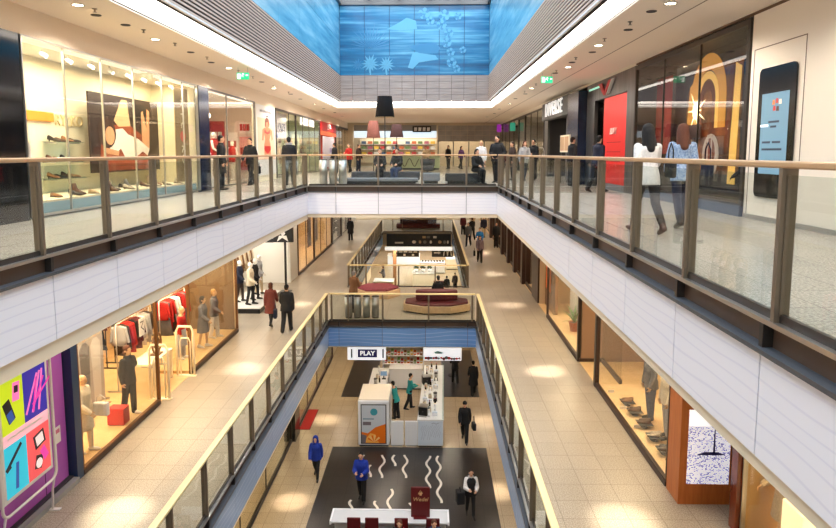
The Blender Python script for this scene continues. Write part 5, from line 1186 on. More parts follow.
# --- white niche with mannequins
WNI=mat('niche_white',(250,248,242),.6); room(-1,WL1,22.7,31.5,2.6,L1,ZH,WNI); shoplight(WL1-1.2,24.6,ZH-.06,80,1.6,2.6,(255,248,236)); shoplight(WL1-1.2,28.8,ZH-.06,90,1.6,3.4,(255,246,230))
walls(-1,WL1,[(31.5,33.3,L1,ZH)],WNI)
t=thing('display_podium','low white podium with black sides under the mannequins in the white niche','plinth',(-7.8,26.8,L1)); bx('top_board',WHITEG,-8.5,-7.0,25.2,28.6,L1+.2,L1+.24,parent=t); bx('body',BLACK,-8.48,-7.02,25.22,28.58,L1,L1+.2,parent=t)
for k,(x,y,ja,tr,lab) in enumerate([(-7.55,25.8,'cream','black','mannequin in cream jacket and black trousers, front of the white niche'),(-7.6,26.7,'black','black','mannequin all in black on the white niche podium'),(-7.7,27.7,'lightgrey','beige','mannequin in pale grey and beige at the far end of the white niche podium'),(-8.15,26.3,'navy','darkbrown','mannequin in navy at the back of the white niche podium')]):
    person((x,y,L1+.244),-1.7,'display',lab,('jacket',ja),('slim',tr),None,1.80,MANQ,SHOEB,None,'mannequin','mannequin')
rack(-8.9,27.5,30.5,L1+.012,2.0,'clothes rack of beige coats in the white niche'); fill(-8.9,27.6,30.4,L1+2.012,12,['coat','top'],['beige','brown','cream','beige'],'rack in the white niche')
t=thing('sign_post','tall black post with a black sign box and white emblem before the white niche','sign',(-6.9,29.4,L1)); MB().cyl((-6.9,29.4,L1+.03),(-6.9,29.4,-2.4),.055).build('post',BLACK,t); bx('base',BLACK,-7.15,-6.65,29.15,29.65,L1,L1+.03,parent=t); bx('sign_box',BLACK,-7.45,-6.50,29.3,29.5,-3.02,-2.3,parent=t,bevel=.02); bx('arm',BLACK,-7.85,-7.45,29.36,29.44,-3.04,-2.86,parent=t)
b=MB(); B=basis((0,29.3,0),'-y'); b.plate([(-7.1,-2.5),(-6.95,-2.42),(-6.85,-2.6),(-7.0,-2.75)],B,0,.01); b.plate([(-7.25,-2.98),(-7.0,-2.8),(-6.72,-2.98),(-6.8,-2.7),(-7.15,-2.7)],B,0,.012); b.build('emblem',WHITE,t)
# --- further shops on the left
BRN=mat('brown_post',(70,44,34),.4)
window(WL1,33.35,38.,L1+.08,ZH,[35.6],BRN,-1,.14,base=BRN,base_h=.08); room(-1,WL1,33.35,44.9,2.6,L1,ZH,WARMW,WARMF); shoplight(WL1-1.2,35.5,ZH-.06,90,1.5,3); shoplight(WL1-1.2,41,ZH-.06,110,1.5,4)
window(WL1,38.1,44.9,L1+.08,ZH,[40.4,42.7],BRN,-1,.22,base=BRN,base_h=.08)
for k,(y,c) in enumerate([(34.6,(140,84,60)),(39.2,(120,60,50)),(41.6,(190,150,110))]):
    t=thing('hanging_poster','%s tall brownish poster from the camera along the far left shops of the middle floor'%ORD[k],'poster',(WL1-.5,y,-4.6)); bx('sheet',mat('poster_brown_%d'%k,c,.6),WL1-.52,WL1-.5,y-.6,y+.6,-4.7,-2.5,parent=t); MB().plate([(y-.3,-4.6),(y+.3,-4.6),(y+.35,-3.6),(y+.12,-3.4),(y+.12,-3.1),(y-.12,-3.1),(y-.12,-3.4),(y-.35,-3.6)],basis((WL1-.5,0,0),'+x'),0,.004).build('print',mat('poster_dark_%d'%k,tuple(v//2 for v in c),.6),t)
b=MB()
for y in (45.,49.6,54.2): b.box(WL1-.3,WL1+.06,y,y+.35,L1,ZH)
struct(b.build('pillar',mat('dark_pillar',(40,30,30),.3)))
window(WL1,45.4,49.5,L1+.08,ZH,[],BRN,-1,.1); window(WL1,50,54.1,L1+.08,ZH,[52],BRN,-1,.1); room(-1,WL1,45.4,60,2.6,L1,ZH,WNI); shoplight(WL1-1.2,48,ZH-.06,110,1.5,4,(255,246,232)); shoplight(WL1-1.2,53,ZH-.06,110,1.5,4,(255,246,232))
for k in range(4):
    y=46.4+k*1.9; t=thing('display_shelf','%s white shelf unit from the camera in the far bright shop on the left'%ORD[k],'shelf',(WL1-1.,y,L1),0,'shelf units of the far bright shop'); 
    for z in(.3,.9,1.5): MB().box(-.25,.25,-.6,.6,z,z+.04).build('shelf_board',WHITE,t,world=False)
    for s in(-.58,.58): MB().box(-.25,.25,s-.02,s+.02,.0,2.).build('side_panel',DARKG,t,world=False)
# --- right side, near: shop with a corner window
XR=5.42
walls(1,WR1+.34,[(-8,4,L1,ZH)],BANDM)
window(XR,4.,10.42,L1+.05,ZH,[6.2,8.4],ALU,1,.03); room(1,XR,4.,10.5,2.6,L1,ZH,mat('pale_gold_wall',(190,162,120),.7),WARMF); shoplight(XR+1.,9.6,ZH-.06,150,1.2,1.5,(255,222,160)); shoplight(XR+1.,7,ZH-.06,120,1.2,2.5,(255,222,160))
b=MB(); b.box(XR-.12,XR+.12,10.45,10.66,L1,ZH); struct(b.build('pillar',vary('polished_red_brown',(84,34,26),(130,66,44),1.3,.12)))
t=thing('slat_curtain','brown vertical slat curtain high behind the near right window','curtain',(XR+.8,9.2,-3.6)); b=MB(); i=0; y=7.2
while y<10.3: b.box(XR+.8,XR+.83,y,y+.07,-4.35,ZH-.05,i%2); y+=.075; i+=1
b.build('slats',[mat('slat_brown',(112,88,76),.6),mat('slat_dark_brown',(84,66,58),.6)],t); bx('rail',DARKST,XR+.78,XR+.85,7.2,10.3,ZH-.05,ZH-.01,parent=t)
person((XR+.45,10.0,L1+.012),1.4,'display','mannequin in light brown dress just behind the red brown corner pillar',('coat','beige'),None,('long','blond'),1.74,MANQ2,SHOEB,None,'mannequin','mannequin')
for k,(y,h) in enumerate([(9.35,1.1),(8.75,.95),(8.2,1.05)]):
    t=thing('light_box','%s glowing cream display box in the near right window'%('tallest' if k==0 else ('lowest','last')[k-1]),'display',(XR+.45,y,L1+.012)); MB().box(-.26,.26,-.27,.27,.04,h).build('body',mat('cream_glow',(255,240,196),.5,emis=.9,ecol=(255,232,180)),t,.02,world=False); MB().box(-.24,.24,-.25,.25,0,.04).build('base',DARKG,t,world=False)
# --- wooden box column with a lit screen
t=thing('screen_column','orange wood box column with a glowing wintry picture screen on its front','column',(5.2,11.6,L1)); b=MB(); b.box(4.66,5.62,11.32,11.9,L1,ZH); b.build('body',WOODO,t)
mS=mat('winter_screen',(230,230,246),.3); nt,N,L,bb=nodes(mS); tc=N.new('ShaderNodeTexCoord'); mp=N.new('ShaderNodeMapping'); mp.inputs['Scale'].default_value=(22,1,34); nz=N.new('ShaderNodeTexNoise'); nz.inputs['Scale'].default_value=1.6; nz.inputs['Detail'].default_value=3
cr=N.new('ShaderNodeValToRGB'); e=cr.color_ramp.elements; e[0].position=.40; e[0].color=(*rgb(104,104,160),1); e[1].position=.56; e[1].color=(*rgb(246,245,252),1)
L.new(tc.outputs['Object'],mp.inputs[0]); L.new(mp.outputs[0],nz.inputs['Vector']); L.new(nz.outputs[0],cr.inputs[0]); L.new(cr.outputs[0],bb.inputs['Base Color']); L.new(cr.outputs[0],bb.inputs['Emission Color']); bb.inputs['Emission Strength'].default_value=.6
bx('screen',mS,4.80,5.58,11.305,11.32,-4.99,-3.55,parent=t); bx('screen_sky',mat('screen_sky',(246,246,250),.3,emis=.7),4.80,5.58,11.302,11.306,-3.86,-3.55,parent=t)
b=MB(); B=basis((0,11.302,0),'-y'); b.plate([(5.26,-4.4),(5.30,-4.4),(5.29,-3.9),(5.27,-3.9)],B,0,.002); b.plate([(4.95,-4.42),(5.5,-4.42),(5.35,-4.36),(5.1,-4.36)],B,0,.002); b.build('tree_picture',mat('tree_ink',(50,48,110),.4),t)
# --- shoe and trouser window
DSILL=mat('dark_bronze_sill',(58,40,34),.4)
window(WR1,11.95,17.3,L1+.1,ZH,[],DSILL,1,.05,base=DSILL,base_h=.1); room(1,WR1,11.95,19.5,2.4,L1,ZH,mat('taupe_wall',(150,118,92),.7),WARMF); struct(bx('floor',vary('pale_tan_floor',(236,200,150),(242,210,162),3,.4),WR1+.05,WR1+1.3,12.,17.25,L1+.012,L1+.1))  # display floor in a paler tan than the shop floor
for y in (13.,15.,16.8): shoplight(WR1+.6,y,ZH-.06,60,.6,1.2,(255,228,180))
b=MB(); b.box(WR1-.06,WR1+.06,17.3,17.46,L1,ZH); b.box(WR1-.05,WR1+.05,19.47,19.6,L1,ZH); struct(b.build('pillar',mat('black_bronze',(34,24,22),.3)))
WN[0]+=1; w=struct(bx('window_%d'%WN[0],DSILL,WR1+.68,WR1+.76,17.46,19.5,L1,L1+.14)); o=struct(bx('window_%d_pane'%WN[0],SHOP,WR1+.71,WR1+.73,17.46,19.5,L1+.14,ZH)); o.parent=w
o=struct(bx('trim',DSILL,WR1,WR1+.72,19.42,19.5,L1,L1+.12))
for k,(y,x,c,lg) in enumerate([(14.9,5.35,'grey','denim'),(13.9,5.4,'cream','lightgrey'),(13.0,5.35,'brown','grey')]):
    person((x,y,L1+.1),PI/2+.2,'stand','%s mannequin from the far end of the lit right hand shoe window, %s trousers'%(ORD[k],{'lightgrey':'light grey'}.get(lg,lg)),('jacket',c),('trousers',lg),None,1.78,MANQ2,SHOEB,None,'mannequin','mannequin')
for k,(y,c) in enumerate([(15.15,1),(14.45,1),(13.75,5),(13.1,4),(12.5,1),(15.75,2)]):
    t=thing('shoe_stand','%s small dark shoe plate from the near end of the lit right hand window'%ORD[k],'stand',(5.08,y,L1+.1),0,'shoe plates in the lit window'); MB().box(-.16,.16,-.17,.17,.10,.115).build('plate',DARKG,t,world=False); MB().cyl((0,0,.01),(0,0,.10),.02).build('stem',DARKG,t,world=False); MB().cyl((0,0,0),(0,0,.01),.08).build('base',DARKG,t,world=False)
    shoe((5.04,y-.05,L1+.215),1.3,c,'%s shoe, left one, on the plate %s in the lit right hand window'%(SHN[c],'nearest fourth second third fifth last'.split()[k]),'shoes in the lit right hand window'); shoe((5.12,y+.08,L1+.215),1.2,c,'%s shoe, right one, on the plate %s in the lit right hand window'%(SHN[c],'nearest fourth second third fifth last'.split()[k]),'shoes in the lit right hand window')
for k,y in enumerate((16.6,15.5,14.4)):
    t=thing('price_card','%s small white price card from the far end of the lit right hand window'%ORD[k],'card',(WR1+.2,y,L1+.1),0,'price cards in the lit window'); MB().obox((0,0,.05),(.16,.012,.10),Matrix.Rotation(.5,3,'X')).build('card',WHITE,t,world=False); MB().box(-.06,.06,.0,.05,0,.012).build('foot',WHITE,t,world=False)
# --- window with plant and white louvres
window(WR1,19.62,24.9,L1+.1,ZH,[],DSILL,1,.06,base=DSILL,base_h=.1); room(1,WR1,19.6,27.2,2.2,L1,ZH,mat('ivory_wall',(206,182,146),.7),WARMF); struct(bx('floor',MT['pale_tan_floor'],WR1+.05,WR1+1.3,19.7,24.85,L1+.012,L1+.1))
for y in (20.6,22.3,24.2): shoplight(WR1+.6,y,ZH-.06,60,.6,1.2,(255,232,190))
t=thing('louvre_panel','white louvred panel behind the plant in the right hand window','panel',(5.6,24,L1+.1)); bx('frame',WHITE,5.58,5.62,23.2,24.8,L1+.1,-2.6,parent=t); b=MB()
for i in range(24): b.obox((5.56,24.,-5.2+i*.107),(.03,1.44,.07),Matrix.Rotation(.5,3,'Y'))
b.build('louvre',WHITE,t)
t=thing('potted_plant','green spiky plant in a terracotta pot before the white louvres','plant',(5.25,22.6,L1+.1)); MB().lathe((0,0,0),[(.14,0),(.20,.32),(.22,.34),(.18,.34),(.17,.28)],18).build('pot',mat('terracotta',(190,104,60),.7),t,world=False); MB().lathe((0,0,0),[(.01,.285),(.175,.285)],18).build('soil',mat('soil',(60,44,34),.9),t,world=False)
b=MB()
for i in range(22):
    a=i*2.4; l=.45+.35*R_.random(); e_=.5+.8*R_.random(); p=[]
    for q in range(5): u=q/4; p.append(Vector((math.cos(a)*l*u*math.cos(e_*(1-u*.6)),math.sin(a)*l*u*math.cos(e_*(1-u*.6)),.30+l*1.2*u*math.sin(e_)-.25*u*u)))
    sd=Vector((-math.sin(a),math.cos(a),0))
    for q in range(4):
        w0,w1=[.035*math.sin(PI*min(.98,(x+.12)/1.12)) for x in(q/4,(q+1)/4)]
        b.add([p[q]-sd*w0,p[q]+sd*w0,p[q+1]+sd*w1,p[q+1]-sd*w1],[(0,1,2,3)])
b.build('foliage',vary('leaf_green',(60,96,52),(96,134,70),12,.5),t,world=False)
rack(5.9,20.2,22.0,L1+.012,1.75,'clothes rack with red and dark clothes in the plant window',DARKST); fill(5.9,20.3,21.9,L1+1.762,8,['coat','top'],['red','black','darkbrown','navy'],'rack in the plant window')
person((5.35,20.9,L1+.1),PI/2,'display','mannequin in red brown jacket beside the plant in the right hand window',('jacket','burgundy'),('trousers','darkbrown'),None,1.74,MANQ2,SHOEB,None,'mannequin','mannequin')
# --- dark pillars and further shops on the right
PBR=vary('dark_brown_panel',(46,28,24),(60,38,32),2,.3)
b=MB(); b.box(WR1-.0,WR1+.7,27.3,28.9,L1,ZH); struct(b.build('pillar',PBR)); walls(1,WR1+.3,[(24.95,27.3,L1,ZH)],vary('brown_mirror_panel',(120,84,60),(150,110,80),1.5,.15))
t=thing('wall_poster','orange poster on the brown panel beyond the plant window','poster',(WR1+.28,26.3,L1+.5)); bx('sheet',mat('poster_orange',(226,120,50),.5),WR1+.27,WR1+.295,25.8,26.9,-4.6,-2.9,parent=t); bx('frame',DSILL,WR1+.285,WR1+.299,25.74,26.96,-4.66,-2.84,parent=t)
ys=[31.3,34.4,37.4,40.6,44.4,48.6]
b=MB()
for y in ys: b.box(WR1-.12,WR1+.5,y,y+.55,L1,ZH)
struct(b.build('pillar',PBR))
room(1,WR1,28.9,49.,2.2,L1,ZH,WARMW,WARMF); e=[28.9]+ys
for a,c in zip(e[:-1],e[1:]): window(WR1+.1,a+.57 if a>29 else a+.02,c-.02,L1+.1,ZH,[],DSILL,1,.06,base=DSILL,base_h=.1); shoplight(WR1+1.2,(a+c)/2+.3,ZH-.06,60,1.2,2)
for k,y in enumerate((29.6,30.5,33.2,36.3,39.4)):
    t=thing('display_shelf','%s wooden shelf unit from the camera behind the dark pillared right hand windows'%ORD[k],'shelf',(WR1+.9,y,L1),0,'shelf units behind the dark pillars')
    for z in(.25,.75,1.25,1.75): MB().box(-.2,.2,-.4,.4,z,z+.04).build('shelf_board',WOODO,t,world=False)
    for s in(-.4,.4): MB().box(-.2,.2,s-.02,s+.02,.0,1.95).build('side_panel',WOODO,t,world=False)
    for q in range(3): MB().box(-.14,.14,-.3+q*.22,-.14+q*.22,.29+.5*(q%3),.55+.5*(q%3)).build('goods',(CL['white'],CL['red'],CL['navy'])[q],t,world=False)
window(WR1+.1,49.2,60,L1+.1,ZH,[52,55],DSILL,1,.1); room(1,WR1,49.2,61,2.2,L1,ZH,WARMW,WARMF); shoplight(WR1+1.2,53,ZH-.06,80,1.2,3)
# ================================================================== GROUND FLOOR
G=L0+.006
# squiggles let into the dark floor
SQ=mat('pale_inlay',(226,218,206),.4); b=MB()
def squig(x,y0,y1,n_half,ph=0):
    k=max(8,int(n_half*8)); b.ribbon([(x+.075*math.sin(ph+PI*n_half*i/k),y0+(y1-y0)*i/k) for i in range(k+1)],.085,hbasis((0,0,G)),.0,.003)
SQS=[(-2.63, 23.01, 23.9, 1.6, 1.2), (-2.29, 22.19, 23.1, 1.6, 1.2), (-1.86, 22.13, 23.91, 3, 1.2), (-1.42, 23.04, 23.92, 1.6, 1.2), (-0.97, 22.15, 23.93, 3, 1.2), (-0.08, 21.46, 23.87, 4.2, 1.2), (0.32, 20.5, 23.88, 5.6, 1.2), (-2.71, 20.01, 20.62, 1.5, 1.2), (-1.85, 20.03, 20.58, 1.4, 1.2), (-1.4, 19.92, 21.37, 2.6, 1.2), (-0.66, 20.11, 20.48, 0.9, 1.2)]
for q in SQS: squig(*q)
struct(b.build('floor_inlay',SQ))
# kiosk
KW=mat('kiosk_white',(240,240,242),.35); KB=mat('kiosk_beige_top',(238,226,204),.4); PB=mat('pale_blue_front',(214,224,236),.4)
t=thing('juice_kiosk_unit','tall white kiosk unit with an orange fruit poster on its front','kiosk',(-2.31,25.5,L0)); bx('body',KW,-2.95,-1.68,24.6,26.4,L0+.08,-8.84,parent=t,bevel=.03); bx('roof',KB,-2.93,-1.70,24.66,26.4,-8.84,-8.80,parent=t); bx('plinth',DARKG,-2.9,-1.73,24.66,26.35,L0,L0+.08,parent=t)
pf=bx('poster',mat('kiosk_poster',(206,212,220),.4),-2.80,-1.83,24.585,24.6,-10.62,-9.02,parent=t); bx('poster_frame',DARKG,-2.84,-1.79,24.592,24.599,-10.66,-8.98,parent=t)
B=basis((0,24.585,0),'-y'); b=MB()
b.plate([(-2.3+.15*math.cos(i*PI/8),-9.3+.15*math.sin(i*PI/8)) for i in range(16)],B,0,.003,0); b.plate([(-2.75,-9.62),(-2.3,-9.62),(-2.3,-9.57),(-2.75,-9.57)],B,0,.003,1); b.plate([(-2.75,-9.86),(-2.42,-9.86),(-2.42,-9.72),(-2.75,-9.72)],B,0,.003,4)
b.plate([(-2.8,-10.62),(-1.83,-10.62),(-1.83,-9.8),(-2.25,-9.95),(-2.55,-10.2),(-2.8,-10.15)],B,0,.004,2); b.plate([(-2.75,-10.6),(-2.1,-10.6),(-2.25,-10.25),(-2.45,-10.2)],B,0,.006,3)
for i in range(7): a=.25+PI*.8*i/7; b.plate([(-2.3,-10.58),(-2.3+.3*math.cos(a),-10.58+.3*math.sin(a)),(-2.3+.3*math.cos(a+.28),-10.58+.3*math.sin(a+.28))],B,0,.008+.0005*i,2+(i%2)*3)
b.plate([(-2.8,-10.62),(-2.65,-10.62),(-2.6,-10.3),(-2.8,-10.25)],B,0,.0075,4)
b.build('poster_print',[mat('logo_teal',(70,160,176),.4),mat('print_line',(120,150,170),.4),mat('fruit_orange',(240,120,20),.4),mat('fruit_pale',(255,190,90),.4),mat('print_shadow',(120,110,116),.4),mat('fruit_light',(255,214,140),.4)],pf)
for k,(x0,x1) in enumerate([(-1.62,-1.10),(-1.04,-.53)]):
    t=thing('kiosk_gate','%s low white gate panel between the poster unit and the bar counter'%('left','right')[k],'gate',((x0+x1)/2,24.7,L0)); bx('panel',KW,x0,x1,24.66,24.74,L0+.06,-9.72,parent=t,bevel=.01); bx('foot',ALU,x0+.04,x1-.04,24.67,24.73,L0,L0+.06,parent=t)
t=thing('bar_counter','long white bar counter with pale blue front running back from the gates','counter',(.05,28,L0))
MB().plate([(-.52,24.6),(.52,24.6),(.66,31.2),(-.28,31.2)],hbasis((0,0,0)),L0+.08,-9.64).build('body',KW,t); MB().plate([(-.54,24.57),(.54,24.57),(.68,31.2),(-.30,31.2)],hbasis((0,0,0)),-9.64,-9.60).build('worktop',WHITEG,t); bx('front_panel',PB,-.50,.50,24.585,24.6,L0+.12,-9.68,parent=t); MB().plate([(-.46,24.66),(.46,24.66),(.6,31.1),(-.22,31.1)],hbasis((0,0,0)),L0,L0+.08).build('plinth',DARKG,t)
MB().plate([(.48,24.6),(.54,24.6),(.68,31.2),(.62,31.2)],hbasis((0,0,0)),-9.60,-9.28).build('glass_screen',glass_mat('counter_glass',(226,236,236),.06,.3),t)
b=MB(); B=basis((0,24.585,0),'-y'); R2=random.Random(4)
for i in range(10):
    x=-.36+.08*i; b.ribbon([(x,-10.5+.2*R2.random()),(x+.05,-10.2+.1*R2.random()),(x-.03,-10.0),(x+.06,-9.9+.1*R2.random())],.012,B,0,.003)
b.ribbon([(.05,-9.78),(.14,-9.74),(.22,-9.79),(.34,-9.75)],.03,B,0,.003); b.build('line_drawing',mat('drawing_grey',(168,176,190),.5),t)
t=thing('work_counter','white work counter on the left of the kiosk behind the poster unit','counter',(-2.5,29,L0)); bx('body',KW,-2.95,-2.15,26.7,31.6,L0+.08,-9.94,parent=t); bx('worktop',WHITEG,-2.98,-2.12,26.65,31.6,-9.94,-9.9,parent=t); bx('plinth',DARKG,-2.9,-2.2,26.75,31.5,L0,L0+.08,parent=t)
t=thing('back_counter','white counter closing the far end of the kiosk, below the goods shelves','counter',(-1.3,31.3,L0)); bx('body',KW,-2.08,-.42,30.9,31.55,L0+.08,-9.74,parent=t); bx('worktop',WHITEG,-2.1,-.40,30.86,31.55,-9.74,-9.7,parent=t); bx('plinth',DARKG,-2.0,-.5,30.96,31.5,L0,L0+.08,parent=t)
t=thing('shelf_unit','open shelf unit crowded with red and yellow packs at the back of the kiosk','shelf',(-1.3,32,L0)); bx('back_panel',CREAM,-2.5,-.35,32.32,32.36,L0,-8.3,parent=t); 
for x in(-2.5,-.38): bx('side_panel',KW,x,x+.03,31.75,32.34,L0,-8.3,parent=t)
SHZ=[-9.75,-9.3,-8.85]
for z in SHZ+[L0+.1,-10.3]: bx('shelf_board',KW,-2.47,-.38,31.78,32.32,z-.03,z,parent=t)
cols=[('red',(200,40,34)),('yellow',(234,190,70)),('orange',(230,120,50)),('white',(236,232,226)),('brown',(150,90,50)),('green',(120,150,70))]
for r_,z in enumerate(SHZ):
    for i in range(12):
        n,c=cols[(i*7+r_*3+i//4)%6]; x=-2.40+i*.168; h=.16+.14*((i*5+r_)%3)/2
        t=thing('snack_pack','%s pack from the left, %s, on the %s shelf at the back of the kiosk'%(ORD[i],n,('lower','middle','top')[r_]),'pack',(x+.07,31.95,z+.003),0,'packs on the kiosk shelves')
        MB().box(-.065,.065,-.08,.08,0,h).build('pack_body',mat('pack_'+n,c,.5),t,.012,world=False); MB().box(-.05,.05,-.083,-.08,h*.3,h*.62).build('pack_label',KW if n!='white' else mat('pack_red',(200,40,34)),t,world=False)
# small things on the bar counter
KIT=[('espresso_machine','black and steel coffee machine'),('jar','glass jar with silver lid'),('cup_stack','stack of white paper cups'),('box','white card box'),('bottle','dark bottle'),('blender','steel blender with black base')]
def kit(kind,loc,label,group):
    t=thing(kind,label,kind.replace('_',' '),loc,R_.uniform(-.3,.3),group)
    if kind=='espresso_machine': MB().box(-.19,.19,-.16,.16,.04,.40).build('body',BLACK,t,.02,world=False); MB().box(-.19,.19,-.17,.15,.40,.44).build('cup_tray',ALU,t,world=False); MB().box(-.16,.16,-.19,.12,.0,.04).build('drip_tray',ALU,t,world=False); MB().cyl((0,-.16,.24),(0,-.22,.2),.02).build('handle',BLACK,t,world=False)
    elif kind=='jar': MB().lathe((0,0,0),[(.06,0),(.075,.03),(.075,.17),(.055,.20)],14).build('body',mat('jar_cream',(222,206,180),.25),t,world=False); MB().cyl((0,0,.20),(0,0,.235),.06).build('lid',ALU,t,world=False)
    elif kind=='cup_stack': MB().lathe((0,0,0),[(.03,0),(.045,.09),(.036,.09),(.048,.15),(.038,.15),(.05,.22),(.045,.30)],14).build('cups',KW,t,world=False); MB().cyl((0,0,.30),(0,0,.31),.05).build('lid',CREAM,t,world=False)
    elif kind=='box': MB().box(-.10,.10,-.08,.08,0,.16).build('body',KW,t,.01,world=False); MB().box(-.104,.104,-.084,.084,.13,.165).build('lid',PB,t,world=False)
    elif kind=='bottle': MB().lathe((0,0,0),[(.04,0),(.042,.18),(.015,.25),(.015,.31)],14).build('body',mat('bottle_dark',(50,40,34),.2),t,world=False); MB().cyl((0,0,.31),(0,0,.335),.018).build('cap',RED,t,world=False)
    else: MB().lathe((0,0,0),[(.09,0),(.08,.14)],14).build('base',BLACK,t,world=False); MB().lathe((0,0,0),[(.06,.14),(.085,.36)],14).build('jug',ALU,t,world=False); MB().cyl((0,0,.36),(0,0,.39),.085).build('lid',BLACK,t,world=False)
for r_ in range(12):
    for c_ in range(2):
        i=r_*2+c_; kd=['espresso_machine','box','jar','cup_stack','jar','bottle','box','blender','cup_stack','jar','bottle','cup_stack','jar','box','espresso_machine','cup_stack','jar','blender','bottle','jar','cup_stack','box','jar','bottle'][i]
        y=25.0+r_*.5; x=-.28+.035*(y-24.6)*.6+c_*.45; kit(kd,(x,y,-9.597),'%s in row %s from the front of the bar counter, %s'%(dict(KIT)[kd],ORD[r_].replace('first','one'),('left','right')[c_]),'things on the bar counter')
for i in range(13):
    y=24.85+i*.48; kd=['cup_stack','jar','bottle','box','jar'][i%5]; kit(kd,(-.06+.0195*(y-24.6),y,-9.597),'%s in the middle line of the bar counter, %s from front'%(dict(KIT)[kd],ORD[i]),'things on the bar counter')
for i in range(9):
    y=27.0+i*.5; kd=['box','jar','cup_stack','box','blender','bottle','jar','box','cup_stack'][i]; kit(kd,(-2.62+.15*(i%2),y,-9.897),'%s standing %s from the poster unit on the left work counter'%(dict(KIT)[kd],ORD[i]),'things on the left work counter')
t=thing('till_screen','white till screen on the left work counter','screen',(-2.3,30.0,-9.9)); MB().box(-.18,.18,-.02,.02,.14,.42).build('screen',KW,t,.01,world=False); MB().box(-.15,.15,-.024,-.02,.17,.39).build('display',mat('till_blue',(120,150,180),.3,emis=.4),t,world=False); MB().box(-.1,.1,-.08,.08,0,.02).box(-.02,.02,-.02,.02,.02,.16).build('stand',DARKG,t,world=False)
o=bag('paper_bag',(-2.35,28.2,-9.9),.3,'orange red paper bag on the left work counter beside the worker',CL['orange'],(.16,.26,.26),.12)
t=thing('high_table','small white topped high table right of the kiosk','table',(1.2,33.0,G)); MB().cyl((0,0,1.02),(0,0,1.06),.38,n=24).build('table_top',KW,t,world=False); MB().cyl((0,0,.03),(0,0,1.02),.04).build('pedestal',ALU,t,world=False); MB().cyl((0,0,0),(0,0,.03),.25,n=24).build('base',DARKG,t,world=False)
# chocolate stand at the front
DRED=mat('oxblood',(96,20,22),.4)
t=thing('bar_counter','high white bar table at the bottom edge before the oxblood chairs','counter',(-1.2,18,L0)); bx('worktop',GREYWASH,-2.95,.52,17.62,18.25,-9.80,-9.75,parent=t,bevel=.01); b=MB(); b.box(-3.0,.57,18.25,18.30,-9.83,-9.72); b.box(-3.0,-2.95,17.62,18.25,-9.83,-9.72); b.box(.52,.57,17.62,18.25,-9.83,-9.72); b.build('rim',KW,t); bx('body',KW,-2.9,.47,17.95,18.22,G+.06,-9.80,parent=t); bx('plinth',DARKG,-2.85,.42,17.98,18.18,G,G+.06,parent=t)
t=thing('menu_board','tall oxblood board with gold emblem and script Wedel, standing at the white bar table','sign',(-.30,17.95,-9.747)); bx('panel',DRED,-.58,-.01,17.92,17.98,-9.747,-8.80,parent=t,bevel=.01); bx('foot',DRED,-.5,-.1,17.8,18.1,-9.747,-9.73,parent=t); GD=mat('pale_gold_letter',(214,170,120),.4); text('lettering','Wedel',(-.30,17.912,-9.18),'-y',.17,GD,t,ext=.004,shear=.25)
b=MB(); B=basis((0,17.92,0),'-y'); b.plate([(-.32,-9.06),(-.26,-9.06),(-.24,-8.94),(-.34,-8.98)],B,0,.004); b.ribbon([(-.36,-9.02),(-.30,-8.90),(-.23,-9.0)],.02,B,0,.005); b.build('emblem',GD,t)
def barchair(x,y,rz,label,group):
    t=thing('bar_chair',label,'chair',(x,y,G),rz,group); MB().box(-.2,.2,-.2,.2,.53,.60).build('seat',DRED,t,.03,world=False); MB().obox((0,.21,1.0),(.40,.05,.62),Matrix.Rotation(.08,3,'X')).build('backrest',DRED,t,.03,world=False)
    for sx in(-.17,.17):
        for sy in(-.17,.17): MB().cyl((sx*1.2,sy*1.2,0),(sx,sy,.54),.018).build('leg',BLACK,t,world=False)
    MB().tube([(.19,.19,.3),(-.19,.19,.3),(-.19,-.19,.3),(.19,-.19,.3)],.012,6,0,True).build('foot_ring',BLACK,t,world=False)
for k,(x,lab) in enumerate([(-2.25,'empty oxblood bar chair, left one of the two side by side'),(-1.72,'empty oxblood bar chair, right one of the two side by side'),(-.85,'oxblood bar chair under the seated person in black and red'),(.08,'oxblood bar chair under the seated person in blue')]): barchair(x,17.25,0,lab,'oxblood bar chairs')
# left shop front below
walls(-1,-5.8,[(-8,62,-7.3,-6.46),(-8,12,L0,-7.3)],BANDM); window(-5.8,12.,25.,L0+.1,-7.3,[15,18,21],DARKST,-1,.06,base=DARKG,base_h=.1); room(-1,-5.8,12,36,3,L0,-7.3,mat('olive_wall',(150,146,112),.7),cm=DARKG); SH_L.append(('area','shop_lamp',(-7.2,19,-7.4),1.5,5,120,{'col':(255,226,170)})); SH_L.append(('area','shop_lamp',(-7.2,31,-7.4),1.5,5,120,{'col':(255,226,170)}))
b=MB(); b.box(-6.1,-5.62,25.0,25.9,L0,-7.3); struct(b.build('pillar',BLACKG)); window(-5.8,26.,36.,L0+.1,-7.3,[28.5,31,33.5],BRN,-1,.14,base=DARKG,base_h=.1); walls(-1,-5.8,[(36,60,L0,-7.3)],CREAM)
t=thing('rug','red mat on the ground floor by the black pillar on the left','rug',(-5.5,27.2,L0)); bx('pile',MT['red_rug'],-5.70,-5.28,26.2,28.3,L0,L0+.012,parent=t); bx('border',MT['dark_rug'],-5.73,-5.24,26.16,28.34,L0,L0+.006,parent=t)
walls(1,6.0,[(-8,62,L0,-6.46)],CREAM)
